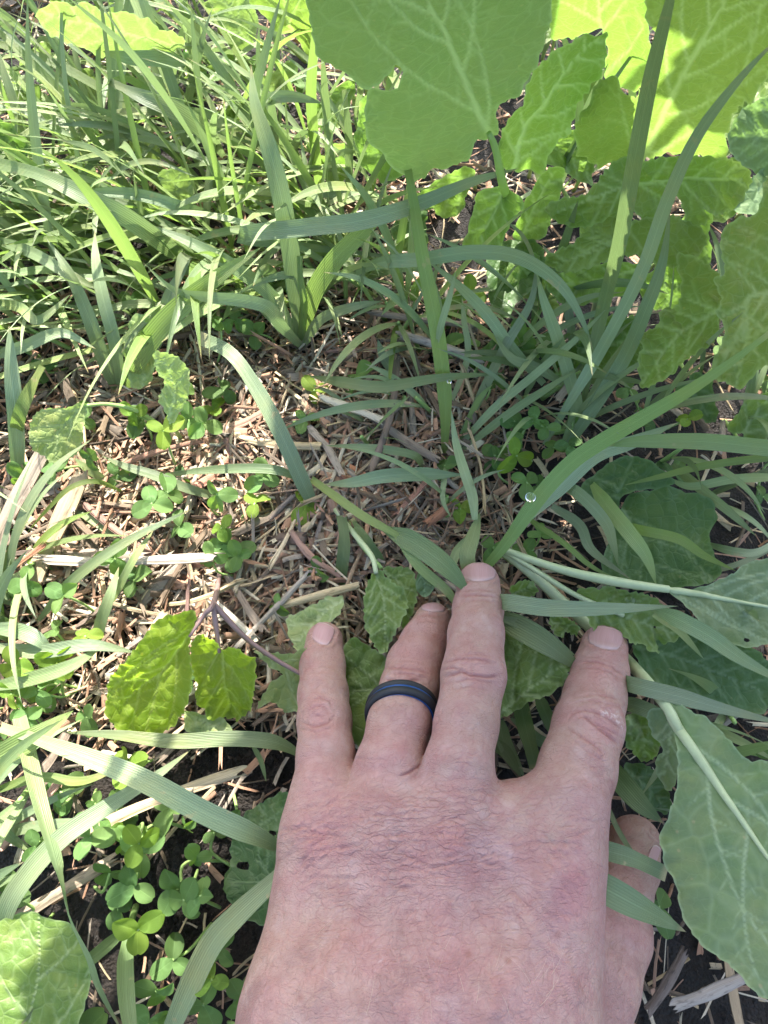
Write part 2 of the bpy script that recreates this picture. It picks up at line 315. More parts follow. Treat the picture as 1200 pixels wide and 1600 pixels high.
# ------------------------------------------------------------------ the hand: one continuous skin surface
def wr(px, py, wpx, z):
    p = W(px, py, z); return p, wpx / 2 * depth(p) / FPX
FING = {
 'middle': [(748, 912, 66, .026), (747, 950, 76, .032), (744, 990, 84, .039), (740, 1055, 98, .047), (729, 1130, 97, .053), (716, 1200, 106, .057), (704, 1300, 112, .058)],
 'ring':   [(676, 972, 60, .019), (663, 1005, 74, .024), (648, 1040, 86, .031), (640, 1075, 90, .037), (624, 1130, 96, .045), (608, 1200, 104, .051), (594, 1300, 110, .0565)],
 'pinky':  [(507, 1001, 58, .021), (504, 1040, 68, .026), (505, 1085, 76, .032), (507, 1125, 82, .037), (509, 1180, 88, .043), (506, 1240, 100, .048), (499, 1310, 112, .051)],
 'index':  [(944, 1012, 72, .023), (937, 1050, 84, .029), (929, 1090, 93, .035), (919, 1135, 106, .042), (902, 1200, 116, .050), (884, 1260, 126, .056), (872, 1330, 132, .0575)],
 'thumb':  [(991, 1316, 80, .023), (982, 1355, 88, .026), (966, 1400, 98, .030), (948, 1455, 132, .036), (925, 1530, 140, .043), (890, 1640, 150, .048)],
}
bones_f = {}
for k, L in FING.items():
    P = [wr(*a) for a in L]; bones_f[k] = [(P[i][0], P[i + 1][0], P[i][1], P[i + 1][1]) for i in range(len(P) - 1)]
def seg(a, b):
    A = wr(*a); B = wr(*b); return (A[0], B[0], A[1], B[1])
wristc = np.array([W(640, 1640, .066)[0], -0.150, 0.066])
palm = [seg((704, 1285, 112, .058), (690, 1640, 150, .064)), seg((594, 1290, 110, .0565), (600, 1640, 150, .063)), seg((500, 1300, 106, .051), (478, 1640, 180, .056)),
        seg((870, 1320, 128, .0575), (820, 1640, 170, .060)), seg((655, 1290, 88, .055), (650, 1640, 150, .058)), seg((548, 1290, 80, .051), (545, 1640, 150, .056)),
        seg((790, 1300, 112, .0545), (755, 1640, 150, .060)), seg((800, 1262, 60, .050), (780, 1340, 100, .053)), seg((838, 1285, 80, .052), (820, 1400, 100, .053)), seg((552, 1240, 50, .043), (552, 1330, 90, .048)),
        seg((868, 1400, 118, .056), (850, 1640, 150, .059))]
# underside of the palm
lo = np.array([0, 0, -0.009])
palm += [(a + lo, b + lo * 1.3, ra, rb) for a, b, ra, rb in palm[:4]]
# wrist and forearm run back and up, behind the camera
wa = np.array([0.008, -0.095, 0.057])
for dx, r in ((-0.026, .0215), (-0.010, .024), (0.010, .024), (0.024, .0205)):
    w0 = wa + np.array([dx, 0, 0]); w1 = np.array([0.006 + dx * .86, -0.150, 0.066]); w2 = np.array([-0.004 + dx * 1.0, -0.245, 0.096])
    palm += [(W(640 + dx * 5200, 1600, .058), w0, .021, r), (w0, w1, r, r * .97), (w1, w2, r * .97, .030)]
def cap(P, a, b, ra, rb):
    a = a.astype(np.float32); b = b.astype(np.float32); ab = b - a; L2 = float(ab @ ab) + 1e-12
    t = np.clip(((P - a) @ ab) / L2, 0, 1)
    d = P - (a + t[:, None] * ab)
    return np.sqrt(np.einsum('ij,ij->i', d, d)) - (ra + (rb - ra) * t)
def smin(a, b, k):
    h = np.maximum(k - np.abs(a - b), 0) / k
    return np.minimum(a, b) - h * h * k * 0.25
KN = [(W(738, 1052, .050), .0082), (W(636, 1068, .040), .0075), (W(505, 1118, .039), .0072), (W(920, 1128, .045), .0088)]
def sdf(P):
    P = np.asarray(P, dtype=np.float32)
    d = None
    for b in palm:
        c = cap(P, *b); d = c if d is None else smin(d, c, .010)
    out = d
    for k, B in bones_f.items():
        f = None
        for b in B:
            c = cap(P, *b); f = c if f is None else smin(f, c, .0025)
        kk = .0055 if k != 'thumb' else .006
        out = np.minimum(out, smin(d, f, kk)) if k != 'ring' else smin(out, smin(d, f, kk), .0008)
    return out
def grad(P, e=4e-4):
    g = np.empty_like(P)
    for i in range(3):
        o = np.zeros(3, dtype=np.float32); o[i] = e
        g[:, i] = sdf(P + o) - sdf(P - o)
    return g / (np.linalg.norm(g, axis=1, keepdims=True) + 1e-12)
def surface_nets(h=0.0008):
    lo = np.array([-.062, -.285, -.006]); hi = np.array([.100, .115, .140])
    # coarse pass finds the blocks that hold the surface
    B = 8; n = np.ceil((hi - lo) / (h * B)).astype(int); N = n * B
    cg = np.stack(np.meshgrid(*[lo[i] + (np.arange(n[i]) + .5) * h * B for i in range(3)], indexing='ij'), -1).reshape(-1, 3)
    cd = sdf(cg); act = np.abs(cd) < h * B * 1.15
    vals = np.where(cd < 0, -1.0, 1.0).astype(np.float32).reshape(n)
    big = np.repeat(np.repeat(np.repeat(vals, B, 0), B, 1), B, 2)
    # samples sit on grid nodes; each block owns nodes [i*B, (i+1)*B)
    idx = np.argwhere(act.reshape(n)); loc = np.stack(np.meshgrid(*[np.arange(B)] * 3, indexing='ij'), -1).reshape(-1, 3)
    for s in range(0, len(idx), 2000):
        I = (idx[s:s + 2000, None, :] * B + loc[None]).reshape(-1, 3)
        big[I[:, 0], I[:, 1], I[:, 2]] = sdf(lo + I * h)
    V = big; ins = V < 0
    c = np.zeros(tuple(x - 1 for x in V.shape), dtype=np.int8)
    off = [(i, j, k) for i in (0, 1) for j in (0, 1) for k in (0, 1)]
    sl = lambda o: tuple(slice(o[a], V.shape[a] - 1 + o[a]) for a in range(3))
    for o in off: c += ins[sl(o)]
    cells = np.argwhere((c > 0) & (c < 8)); cid = -np.ones(c.shape, dtype=np.int32); cid[cells[:, 0], cells[:, 1], cells[:, 2]] = np.arange(len(cells))
    acc = np.zeros((len(cells), 3)); cnt = np.zeros(len(cells))
    for a in off:
        for ax in range(3):
            if a[ax] == 1: continue
            b = list(a); b[ax] = 1
            va = V[cells[:, 0] + a[0], cells[:, 1] + a[1], cells[:, 2] + a[2]]; vb = V[cells[:, 0] + b[0], cells[:, 1] + b[1], cells[:, 2] + b[2]]
            m = (va < 0) != (vb < 0); t = np.where(m, va / (va - vb + 1e-20), 0)
            p = np.tile(np.array(a, float), (len(cells), 1)); p[:, ax] = t
            acc[m] += p[m]; cnt[m] += 1
    verts = lo + (cells + acc / cnt[:, None]) * h
    Q = []
    for ax in range(3):
        u, w = (ax + 1) % 3, (ax + 2) % 3
        s0 = [slice(1, -1)] * 3; s0[ax] = slice(0, -1); s1 = list(s0); s1[ax] = slice(1, None)
        A = ins[tuple(s0)]; Bn = ins[tuple(s1)]
        E = np.argwhere(A != Bn); base = E.copy(); 
        for q in range(3):
            if q != ax: base[:, q] += 1
        flip = ins[base[:, 0], base[:, 1], base[:, 2]]
        def cc(du, dw):
            p = base.copy(); p[:, u] -= du; p[:, w] -= dw; return cid[p[:, 0], p[:, 1], p[:, 2]]
        q = np.stack([cc(1, 1), cc(0, 1), cc(0, 0), cc(1, 0)], 1)
        q[~flip] = q[~flip][:, ::-1]; Q.append(q)
    Q = np.concatenate(Q); Q = Q[(Q >= 0).all(1)]
    return verts, Q
def split_quads(V, Q):
    n = len(V); e = np.concatenate([Q[:, [0, 1]], Q[:, [1, 2]], Q[:, [2, 3]], Q[:, [3, 0]]]); es = np.sort(e, 1)
    key = es[:, 0].astype(np.int64) * n + es[:, 1]; uq, inv = np.unique(key, return_inverse=True)
    mid = (V[uq // n] + V[uq % n]) / 2; m = len(Q); inv = inv.reshape(-1)
    e01, e12, e23, e30 = [inv[i * m:(i + 1) * m] + n for i in range(4)]
    fc = V[Q].mean(1); fi = np.arange(m) + n + len(uq)
    V2 = np.concatenate([V, mid, fc])
    Q2 = np.concatenate([np.stack([Q[:, 0], e01, fi, e30], 1), np.stack([e01, Q[:, 1], e12, fi], 1), np.stack([fi, e12, Q[:, 2], e23], 1), np.stack([e30, fi, e23, Q[:, 3]], 1)])
    return V2, Q2
def newton(P, it=2):
    P = P.astype(np.float32)
    for _ in range(it):
        P = P - sdf(P)[:, None] * grad(P)
    return P
def poly_dist(X, Y, line):
    d = np.full(X.shape, 1e9)
    for (x0, y0), (x1, y1) in zip(line[:-1], line[1:]):
        dx, dy = x1 - x0, y1 - y0; L = dx * dx + dy * dy + 1e-9
        t = np.clip(((X - x0) * dx + (Y - y0) * dy) / L, 0, 1)
        d = np.minimum(d, np.hypot(X - x0 - t * dx, Y - y0 - t * dy))
    return d
NAILS = [('middle', 748, 892, 29, 15, 0, 1), ('ring', 677, 946, 21, 9, 6, 0), ('pinky', 505, 989, 17, 17, 22, 1), ('index', 946, 995, 29, 17, 12, 2), ('thumb', 1021, 1338, 8, 19, 20, 0)]
CREASES = [  # on the photographed back of the hand: polyline, half width px, depth mm, redness
 ([(692, 1037), (715, 1030), (745, 1031), (776, 1037)], 2.2, .30), ([(688, 1047), (708, 1044), (725, 1048)], 2, .3), ([(696, 1058), (722, 1050), (735, 1056), (760, 1058), (783, 1056)], 2.6, .5),
 ([(705, 1068), (730, 1062), (748, 1064), (775, 1068)], 1.8, .25), ([(712, 1026), (740, 1022), (770, 1027)], 1.8, .2), ([(735, 1035), (737, 1050), (744, 1060)], 1.8, .22), ([(700, 1078), (735, 1074), (770, 1080)], 1.8, .15),
 ([(716, 925), (748, 921), (780, 926)], 2, .25), ([(716, 933), (735, 930), (765, 931), (781, 935)], 2.2, .3), ([(720, 941), (750, 938), (778, 943)], 1.8, .18),
 ([(600, 1045), (625, 1043), (655, 1047), (675, 1054)], 2.2, .3), ([(598, 1061), (620, 1065), (640, 1064), (660, 1061)], 2.4, .42), ([(610, 1053), (640, 1053), (668, 1060)], 1.8, .22), ([(622, 1040), (625, 1055), (622, 1066)], 1.8, .2), ([(612, 1034), (640, 1032), (670, 1040)], 1.8, .15), ([(648, 965), (668, 961), (692, 966)], 2, .25), ([(646, 974), (668, 970), (690, 975)], 1.8, .2),
 ([(484, 1095), (500, 1090), (515, 1096), (522, 1110)], 2, .28), ([(480, 1112), (492, 1104), (505, 1104), (516, 1115)], 2.2, .32), ([(470, 1128), (490, 1136), (512, 1130), (526, 1116)], 2.2, .32), ([(474, 1140), (495, 1145), (520, 1136)], 2, .22), ([(484, 1120), (500, 1118), (510, 1124)], 1.8, .2), ([(480, 1045), (505, 1041), (532, 1046)], 2, .2), ([(480, 1054), (505, 1051), (530, 1055)], 1.8, .15),
 ([(884, 1132), (893, 1118), (908, 1111), (925, 1112), (945, 1120), (972, 1140)], 2.4, .3), ([(906, 1118), (918, 1125), (935, 1138), (958, 1156), (968, 1165)], 2.6, .45), ([(884, 1137), (900, 1146), (925, 1162), (945, 1180)], 2.4, .3), ([(922, 1122), (934, 1133), (952, 1142), (972, 1152)], 2, .25), ([(890, 1152), (915, 1172), (950, 1195)], 2, .22), ([(892, 1100), (925, 1094), (965, 1104), (975, 1112)], 2, .22), ([(896, 1090), (930, 1085), (972, 1094)], 1.8, .18), ([(885, 1165), (905, 1185), (935, 1205)], 1.8, .15),
 ([(905, 1034), (930, 1034), (955, 1042), (976, 1056)], 2.2, .28), ([(903, 1045), (930, 1044), (955, 1052), (974, 1064)], 1.8, .2), ([(908, 1026), (935, 1028), (965, 1040)], 1.6, .15),
 ([(662, 1192), (640, 1207), (622, 1214)], 2.4, .4), ([(1012, 1290), (1018, 1303), (1030, 1310)], 2, .25), ([(1006, 1296), (1014, 1308), (1026, 1316)], 1.6, .2)]
rs = random.Random(5)
for i in range(230):      # knuckle wrinkles, mostly across the hand, tilted towards the index side
    if i < 110: x = rs.gauss(690, 85); y = rs.gauss(1318, 42); a = rs.gauss(0, .24)
    elif i < 145: x = rs.gauss(885, 32); y = rs.gauss(1375, 48); a = rs.gauss(.75, .2)
    else: x = rs.gauss(500, 28); y = rs.gauss(1300, 40); a = rs.gauss(-.35, .3)
    L = rs.uniform(22, 78); c = rs.uniform(-5, 6)
    CREASES.append(([(x - L * .5 * math.cos(a), y - L * .5 * math.sin(a)), (x + rs.uniform(-3, 3), y + c), (x + L * .5 * math.cos(a), y + L * .5 * math.sin(a))], rs.uniform(2.0, 3.4), rs.uniform(.08, .22)))
def build_hand():
    base = root('person', (0.0, 0.0, 0.0)); base.location = (0.01, -0.02, 0.0)
    tag(base, "bare left hand with fingers spread, pressing down on leaves and grass, ring worn", "person")
    V, Q = surface_nets(); V = newton(V, 2); V, Q = split_quads(V, Q); V = newton(V, 1)
    V = V.astype(np.float64); N = grad(V).astype(np.float64); X, Y = proj(V)
    view = Cv - V; view /= np.linalg.norm(view, axis=1, keepdims=True); face = np.clip(((N * view).sum(1) - .05) / .3, 0, 1)
    disp = np.zeros(len(V)); cre = np.zeros(len(V))
    for line, hw, dm in CREASES:
        xs = [p[0] for p in line]; ys = [p[1] for p in line]
        m = (X > min(xs) - 9) & (X < max(xs) + 9) & (Y > min(ys) - 9) & (Y < max(ys) + 9) & (face > 0)
        ii = np.nonzero(m)[0]
        if not len(ii): continue
        d = poly_dist(X[ii], Y[ii], line)
        # lines thin out towards their ends
        e = np.minimum(np.hypot(X[ii] - xs[0], Y[ii] - ys[0]), np.hypot(X[ii] - xs[-1], Y[ii] - ys[-1])); fade = np.clip(e / 12, .15, 1)
        g = np.exp(-(d / hw) ** 2) * fade
        disp[ii] += (-g + .38 * np.exp(-((d - hw * 2.0) / (hw * 1.3)) ** 2) * fade) * dm * 1e-3 * face[ii]
        cre[ii] = np.maximum(cre[ii], g * face[ii] * min(1, dm * (2.6 if dm > .225 or hw < 2 else 1.1)))
    # tendons, veins and the soft dips between them
    for line, w, a in (([(704, 1330), (690, 1450), (672, 1600)], 22, .75), ([(594, 1330), (600, 1450), (610, 1600)], 20, .55), ([(500, 1340), (520, 1460), (545, 1600)], 20, .45), ([(862, 1370), (820, 1480), (765, 1600)], 24, .6),
                       ([(650, 1350), (640, 1470), (655, 1600)], 22, -.45), ([(770, 1380), (748, 1480), (720, 1600)], 24, -.4), ([(548, 1340), (560, 1470), (580, 1600)], 18, -.35),
                       ([(800, 1410), (840, 1470), (880, 1500), (905, 1560)], 9, .4), ([(560, 1400), (540, 1470), (500, 1540), (480, 1600)], 8, .3), ([(740, 1420), (775, 1500), (770, 1580)], 8, .28)):
        d = poly_dist(X, Y, line); disp += np.exp(-(d / w) ** 2) * a * 1.6e-3 * face
    for (x, y, r, a) in ((872, 1372, 34, 1.1), (704, 1312, 40, .9), (594, 1312, 34, .7), (497, 1335, 30, .7), (905, 1122, 16, .5), (738, 1050, 30, .35), (498, 1105, 14, .3)):
        disp += np.exp(-((X - x) ** 2 + (Y - y) ** 2) / r ** 2) * a * 1e-3 * face
    vis = np.nonzero((face > 0) & (Y < 1680))[0]; disp[vis] += np.array([noise.noise(Vector(p) * 120) + .5 * noise.noise(Vector(p) * 260) for p in V[vis]]) * .00022
    wrk = np.clip(np.exp(-(((X - 690) / 210) ** 2 + ((Y - 1320) / 150) ** 2)) * .52, 0, 1) * face
    red = np.zeros(len(V))
    for (x, y, rx, ry, a) in ((895, 1385, 38, 60, 1.0), (700, 1330, 70, 60, .55), (505, 1290, 40, 70, .55), (738, 1050, 40, 26, .55), (637, 1052, 36, 24, .6), (925, 1050, 34, 26, .45), (950, 1140, 30, 26, .7), (500, 1110, 26, 30, .5), (628, 1175, 40, 40, .35), (520, 1030, 20, 30, .3), (850, 1530, 60, 50, .35), (985, 1430, 35, 60, .4), (700, 1510, 50, 70, .3)):
        red = np.maximum(red, a * np.exp(-(((X - x) / rx) ** 2 + ((Y - y) / ry) ** 2)))
    scuff = np.exp(-(poly_dist(X, Y, [(944, 1112), (962, 1118), (970, 1134)]) / 7) ** 2) + .8 * np.exp(-(poly_dist(X, Y, [(598, 1495), (594, 1504)]) / 3.0) ** 2)
    scuff = np.clip(scuff, 0, 1) * face
    for nm, cx, cy, hw, hh, rot, ed in NAILS:
        a = math.radians(rot); dx, dy = X - cx, Y - cy; u = (dx * math.cos(a) + dy * math.sin(a)) / hw; v = (-dx * math.sin(a) + dy * math.cos(a)) / hh
        r = (np.abs(u) ** 2.6 + np.abs(v) ** 2.6) ** (1 / 2.6); m = (r < 2.2) & (face > 0)
        disp[m] += (-.32 * np.exp(-((r[m] - 1.0) / .16) ** 2) - .22 * (r[m] < .95) + .2 * np.exp(-((r[m] - 1.28) / .2) ** 2)) * 1e-3 * face[m]
        if nm != 'thumb': scuff[m] = np.maximum(scuff[m], .8 * np.exp(-((r[m] - 1.05) / .07) ** 2) * (v[m] > .3) * (1 if ed else .3))
    V = V + N * disp[:, None]
    hand = part('hand', V, Q, M['skin'], base, attrs={'crease': cre, 'wrinkle': wrk, 'red': red, 'scuff': scuff, 'mottle': .5 * np.clip((Y - 1400) / 130, 0, 1)})
    # nails: plates laid on the finger surface
    for nm, cx, cy, hw, hh, rot, ed in NAILS:
        nu, nv = 26, 22; P = []; UVs = []; a = math.radians(rot)
        for j in range(nv + 1):
            for i in range(nu + 1):
                s, t = i / nu * 2 - 1, j / nv * 2 - 1
                su, sv = s * math.sqrt(max(0, 1 - t * t * .5)), t * math.sqrt(max(0, 1 - s * s * .5))   # square grid to rounded shape
                su, sv = (s * .35 + su * .65), (t * .3 + sv * .7)
                P.append((cx + su * hw * math.cos(a) - sv * hh * math.sin(a), cy + su * hw * math.sin(a) + sv * hh * math.cos(a))); UVs.append(((s + 1) / 2, (1 - t) / 2))
        R = np.array([ray(x, y) for x, y in P], dtype=np.float32); R /= np.linalg.norm(R, axis=1, keepdims=True)
        t = np.full(len(R), .12, dtype=np.float32); best = t.copy(); bd = np.full(len(R), 1e9)
        for _ in range(60):
            d = sdf(Cv.astype(np.float32) + R * t[:, None]); mb = d < bd; bd[mb] = d[mb]; best[mb] = t[mb]
            t = t + np.maximum(d, 0.00005) * np.where(d > 0.0001, .95, 0)
        S = newton(Cv + R * best[:, None], 3); Ng = grad(S); s = np.array([q[0] * 2 - 1 for q in UVs]); tt = np.array([q[1] * 2 - 1 for q in UVs])
        e = np.maximum(np.abs(s), np.abs(tt)) ; off = np.where(e > .93, -.00045, .00022 - .0001 * e ** 2)
        S = S + Ng * off[:, None]
        F = [(j * (nu + 1) + i, j * (nu + 1) + i + 1, (j + 1) * (nu + 1) + i + 1, (j + 1) * (nu + 1) + i) for j in range(nv) for i in range(nu)]
        part('fingernail', S, F, M['nail'], hand, uv=UVs)
    # ring
    a, b = np.array(W(614, 1168, .0485)), np.array(W(634, 1090, .0395)); ax = (b - a) / np.linalg.norm(b - a)
    c = np.array(W(621.5, 1113, .0425)); side = np.cross(ax, Uv * .2 + np.array([0, 0, 1.0])); side /= np.linalg.norm(side); upn = np.cross(side, ax); 
    if upn[2] < 0: upn = -upn
    # tip the ring's axis as it sits in the photo: right side lower on the finger
    tilt = math.radians(10); yaw = math.radians(-7)
    ax2 = ax * math.cos(yaw) + side * math.sin(yaw) if (side[0] > 0) else ax * math.cos(yaw) - side * math.sin(yaw)
    ax2 = ax2 * math.cos(tilt) - upn * math.sin(tilt); ax2 /= np.linalg.norm(ax2)
    e1 = np.cross(ax2, np.array([0, 0, 1.0])); e1 /= np.linalg.norm(e1); e2 = np.cross(e1, ax2)
    n = 96; Rr = []
    for i in range(n):
        q = 2 * math.pi * i / n; dr = e1 * math.cos(q) + e2 * math.sin(q); lo_, hi_ = .002, .016
        for _ in range(18):
            m = (lo_ + hi_) / 2
            if sdf_ring(np.array([c + dr * m]))[0] < 0: lo_ = m
            else: hi_ = m
        Rr.append(m)
    Rr = np.array(Rr); Rr = sum(np.roll(Rr, k) for k in range(-4, 5)) / 9
    Hw = .0031
    def band(name, prof, mat, par, **k):
        Vv = []; m = len(prof)
        for i in range(n):
            q = 2 * math.pi * i / n; dr = e1 * math.cos(q) + e2 * math.sin(q)
            for (s, o) in prof: Vv.append(c + dr * (Rr[i] + o) + ax2 * s)
        F = [(i * m + j, i * m + (j + 1) % m, ((i + 1) % n) * m + (j + 1) % m, ((i + 1) % n) * m + j) for i in range(n) for j in range(m)]
        return part(name, Vv, F, mat, par, **k)
    g = .00042
    band_o = band('ring', [(-Hw, .00035), (-Hw, .0012), (-Hw * .8, .00175), (-g * 1.9, .0020), (-g * 1.1, .0014), (g * 1.1, .0014), (g * 1.9, .0020), (Hw * .8, .00175), (Hw, .0012), (Hw, .00035)], M['ring'], base)
    tag(band_o, "black silicone ring with a thin blue groove")
    band('stripe', [(-g, .0011), (-g, .00148), (g, .00148), (g, .0011)], M['ringblue'], band_o)
    band('ring_lining', [(-Hw * .97, -.0002), (-Hw * 1.03, .00045), (Hw * 1.03, .00045), (Hw * .97, -.0002)], M['ringblue'], band_o)
    # fine hairs on the back of the hand and the finger bases
    for cnt, mt, reg, ln, sd in ((45, 'hair', [(690, 1540, 140, 50), (480, 1500, 45, 60), (975, 1500, 18, 60), (740, 1120, 26, 30)], (.003, .006), 3), (22, 'hairpale', [(720, 1520, 120, 60)], (.005, .009), 9)):
        rr = random.Random(sd); HV = []; HF = []
        pts = []
        for i in range(cnt):
            g4 = reg[rr.choices(range(len(reg)), [3, 1, 1, 1][:len(reg)])[0]]; pts.append((rr.gauss(g4[0], g4[2]), min(1640, rr.gauss(g4[1], g4[3]))))
        R = np.array([ray(x, y) for x, y in pts], dtype=np.float32); R /= np.linalg.norm(R, axis=1, keepdims=True)
        t = np.full(len(R), .12, dtype=np.float32)
        for _ in range(50): t += np.maximum(sdf(Cv.astype(np.float32) + R * t[:, None]), 0) * .95
        S = Cv + R * t[:, None]; ok = np.abs(sdf(S)) < 3e-4; Ng = grad(S.astype(np.float32))
        for p, nn_, k in zip(S, Ng, ok):
            if not k: continue
            L = rr.uniform(*ln); d = np.array([rr.gauss(.3, .45), rr.gauss(.6, .35), 0.0]); d = d - nn_ * (d @ nn_); d /= np.linalg.norm(d) + 1e-9; sdv = np.cross(nn_, d)
            b0 = len(HV)
            for q in range(5):
                s = q / 4; ce = p + nn_ * (.00005 + .0011 * math.sin(s * 2.4)) * (L / .006) + d * L * s + sdv * L * .15 * s * s; w = .000040 * (1 - s * .8)
                for aa in range(3):
                    HV.append(ce + (sdv * math.cos(aa * 2.094) + nn_ * math.sin(aa * 2.094)) * w)
            for q in range(4):
                for aa in range(3): HF.append((b0 + q * 3 + aa, b0 + q * 3 + (aa + 1) % 3, b0 + q * 3 + 3 + (aa + 1) % 3, b0 + q * 3 + 3 + aa))
        tag(part('hair', HV, HF, M[mt], hand), kind='stuff')
    return base
def sdf_ring(P):
    f = None
    for b in bones_f['ring']:
        cc = cap(np.asarray(P, dtype=np.float32), *b); f = cc if f is None else smin(f, cc, .0025)
    return f
build_hand()
# ------------------------------------------------------------------ ground
def hgt(x, y):
    v = Vector((x, y, 0)); d = math.hypot(x, y - .15)
    return .006 * noise.noise(v * 14) + .004 * noise.noise(v * 45) + .0022 * noise.noise(v * 130) + .0012 * noise.noise(v * 330)
def build_ground():
    n = 230; t = np.linspace(-1, 1, n); s = np.sign(t) * (np.abs(t) * .42 + np.abs(t) ** 7 * 60)
    V = [(x, y + .17, hgt(x, y + .17) - .004) for y in s for x in s]
    F = np.array([(j * n + i, j * n + i + 1, (j + 1) * n + i + 1, (j + 1) * n + i) for j in range(n - 1) for i in range(n - 1)])
    tag(part('soil', V, F, M['soil'], None), kind='structure')
build_ground()

# ------------------------------------------------------------------ tubes and ribbons
def cat_rom(P, n):
    P = np.asarray(P, float)
    if len(P) == 2: t = np.linspace(0, 1, n)[:, None]; return P[0] * (1 - t) + P[1] * t
    Q = np.vstack([2 * P[0] - P[1], P, 2 * P[-1] - P[-2]]); out = []
    for s in np.linspace(0, len(P) - 1 - 1e-9, n):
        i = int(s); t = s - i; a, b, c, d = Q[i], Q[i + 1], Q[i + 2], Q[i + 3]
        out.append(.5 * (2 * b + (c - a) * t + (2 * a - 5 * b + 4 * c - d) * t * t + (3 * b - a - 3 * c + d) * t ** 3))
    return np.array(out)
def tube_vf(P, R, k=7):
    P = np.asarray(P, float); n = len(P); R = np.broadcast_to(R, (n,)); V = []; T = np.gradient(P, axis=0)
    up = np.array([0.13, 0.2, 1.0])
    for i in range(n):
        t = T[i] / (np.linalg.norm(T[i]) + 1e-12); a = np.cross(t, up); 
        if np.linalg.norm(a) < .2: a = np.cross(t, [1, 0, 0])
        a /= np.linalg.norm(a); b = np.cross(a, t)
        for j in range(k):
            q = 2 * math.pi * j / k; V.append(P[i] + (a * math.cos(q) + b * math.sin(q)) * R[i])
    F = [(i * k + j, i * k + (j + 1) % k, (i + 1) * k + (j + 1) % k, (i + 1) * k + j) for i in range(n - 1) for j in range(k)]
    F += [tuple(range(k))[::-1], tuple((n - 1) * k + j for j in range(k))]
    return V, F
def tube(name, pts, radii, mat, par, n=14):
    P = cat_rom(pts, n); R = np.interp(np.linspace(0, 1, n), np.linspace(0, 1, len(radii)), radii)
    V, F = tube_vf(P, R); return part(name, V, F, mat, par)
def blade_vf(P, wid, normals=None, fold=.25, base=.55, tip=.0, twist=0.0, cols=4, wave=0.0, seed=0):
    """a strap leaf along the points P; wid = widest, tapering to a point"""
    n = len(P); T = np.gradient(P, axis=0); V = []; UV = []
    for i in range(n):
        s = i / (n - 1); t = T[i] / (np.linalg.norm(T[i]) + 1e-12)
        nn_ = normals[i] if normals is not None else np.array([0, 0, 1.0])
        side = np.cross(t, nn_); L = np.linalg.norm(side); side = side / L if L > 1e-6 else np.array([1.0, 0, 0]); nm = np.cross(side, t)
        q = twist * s; sd = side * math.cos(q) + nm * math.sin(q); nm2 = np.cross(sd, t)
        w = wid * min(1, base + (1 - base) * min(1, s / .22)) * (max(tip, (1 - ((s - .42) / .58) ** 2.2)) if s > .42 else 1)
        f = fold * (1 - .5 * s)
        for j in range(cols + 1):
            u = j / cols - .5
            V.append(P[i] + sd * w * u - nm2 * (f * w * (1 - abs(u) * 2) * .5) + nm2 * wave * w * math.sin(s * 23 + seed + (u > 0) * 2) * abs(u))
            UV.append((j / cols, s))
    c = cols + 1
    F = [(i * c + j, i * c + j + 1, (i + 1) * c + j + 1, (i + 1) * c + j) for i in range(n - 1) for j in range(cols)]
    return V, F, UV
def traced_blade(name, pts, wpx, mat, par, **k):
    """pts: (photo x, photo y, height in cm); wpx: width in photo pixels at mid length"""
    A = np.array([W(x, y, z * .01) for x, y, z in pts]); P = cat_rom(A, 34); mid = P[len(P) // 2]
    view = Cv - P; view /= np.linalg.norm(view, axis=1, keepdims=True)
    roll = k.pop('roll', 0.0)
    if roll:
        T = np.gradient(P, axis=0); T /= np.linalg.norm(T, axis=1, keepdims=True); view = view * math.cos(roll) + np.cross(T, view) * math.sin(roll)
    V, F, UV = blade_vf(P, wpx * depth(mid) / FPX / max(.3, math.cos(roll)), view, **k)
    return part(name, V, F, M[mat], par, uv=UV)

# ------------------------------------------------------------------ broad leaves
def inpoly(X, Y, poly):
    n = len(poly); c = np.zeros(X.shape, bool)
    for i in range(n):
        (x0, y0), (x1, y1) = poly[i], poly[i - 1]
        if y0 == y1: continue
        c ^= ((y0 > Y) != (y1 > Y)) & (X < (x1 - x0) * (Y - y0) / (y1 - y0) + x0)
    return c
def smooth_closed(poly, step, teeth, rr):
    P = np.array(poly, float); n = len(P); out = []
    for i in range(n):
        a, b, c, d = P[i - 1], P[i], P[(i + 1) % n], P[(i + 2) % n]; m = max(2, int(np.linalg.norm(c - b) / step))
        for k in range(m):
            t = k / m; out.append(.5 * (2 * b + (c - a) * t + (2 * a - 5 * b + 4 * c - d) * t * t + (3 * b - a - 3 * c + d) * t ** 3))
    out = np.array(out); T = np.roll(out, -1, 0) - np.roll(out, 1, 0); N = np.stack([T[:, 1], -T[:, 0]], 1); N /= np.linalg.norm(N, axis=1, keepdims=True) + 1e-9
    ph = 0; amp = np.zeros(len(out)); per = teeth[1]
    for i in range(len(out)):
        ph += step / per / (1 + .4 * math.sin(i * .37)); f = ph % 1; amp[i] = (f if f < .75 else (1 - f) * 3) - .4
    return out + N * (amp * teeth[0])[:, None]
def bez(a, b, bend, n=6):
    a = np.array(a, float); b = np.array(b, float); d = b - a; nrm = np.array([-d[1], d[0]])
    return [tuple(a + d * t + nrm * bend * 4 * t * (1 - t) * .25) for t in np.linspace(0, 1, n)]
def seg_dist(X, Y, A, B):
    dx, dy = B[0] - A[0], B[1] - A[1]; L = dx * dx + dy * dy + 1e-9
    t = np.clip(((X - A[0]) * dx + (Y - A[1]) * dy) / L, 0, 1); return np.hypot(X - A[0] - t * dx, Y - A[1] - t * dy), t
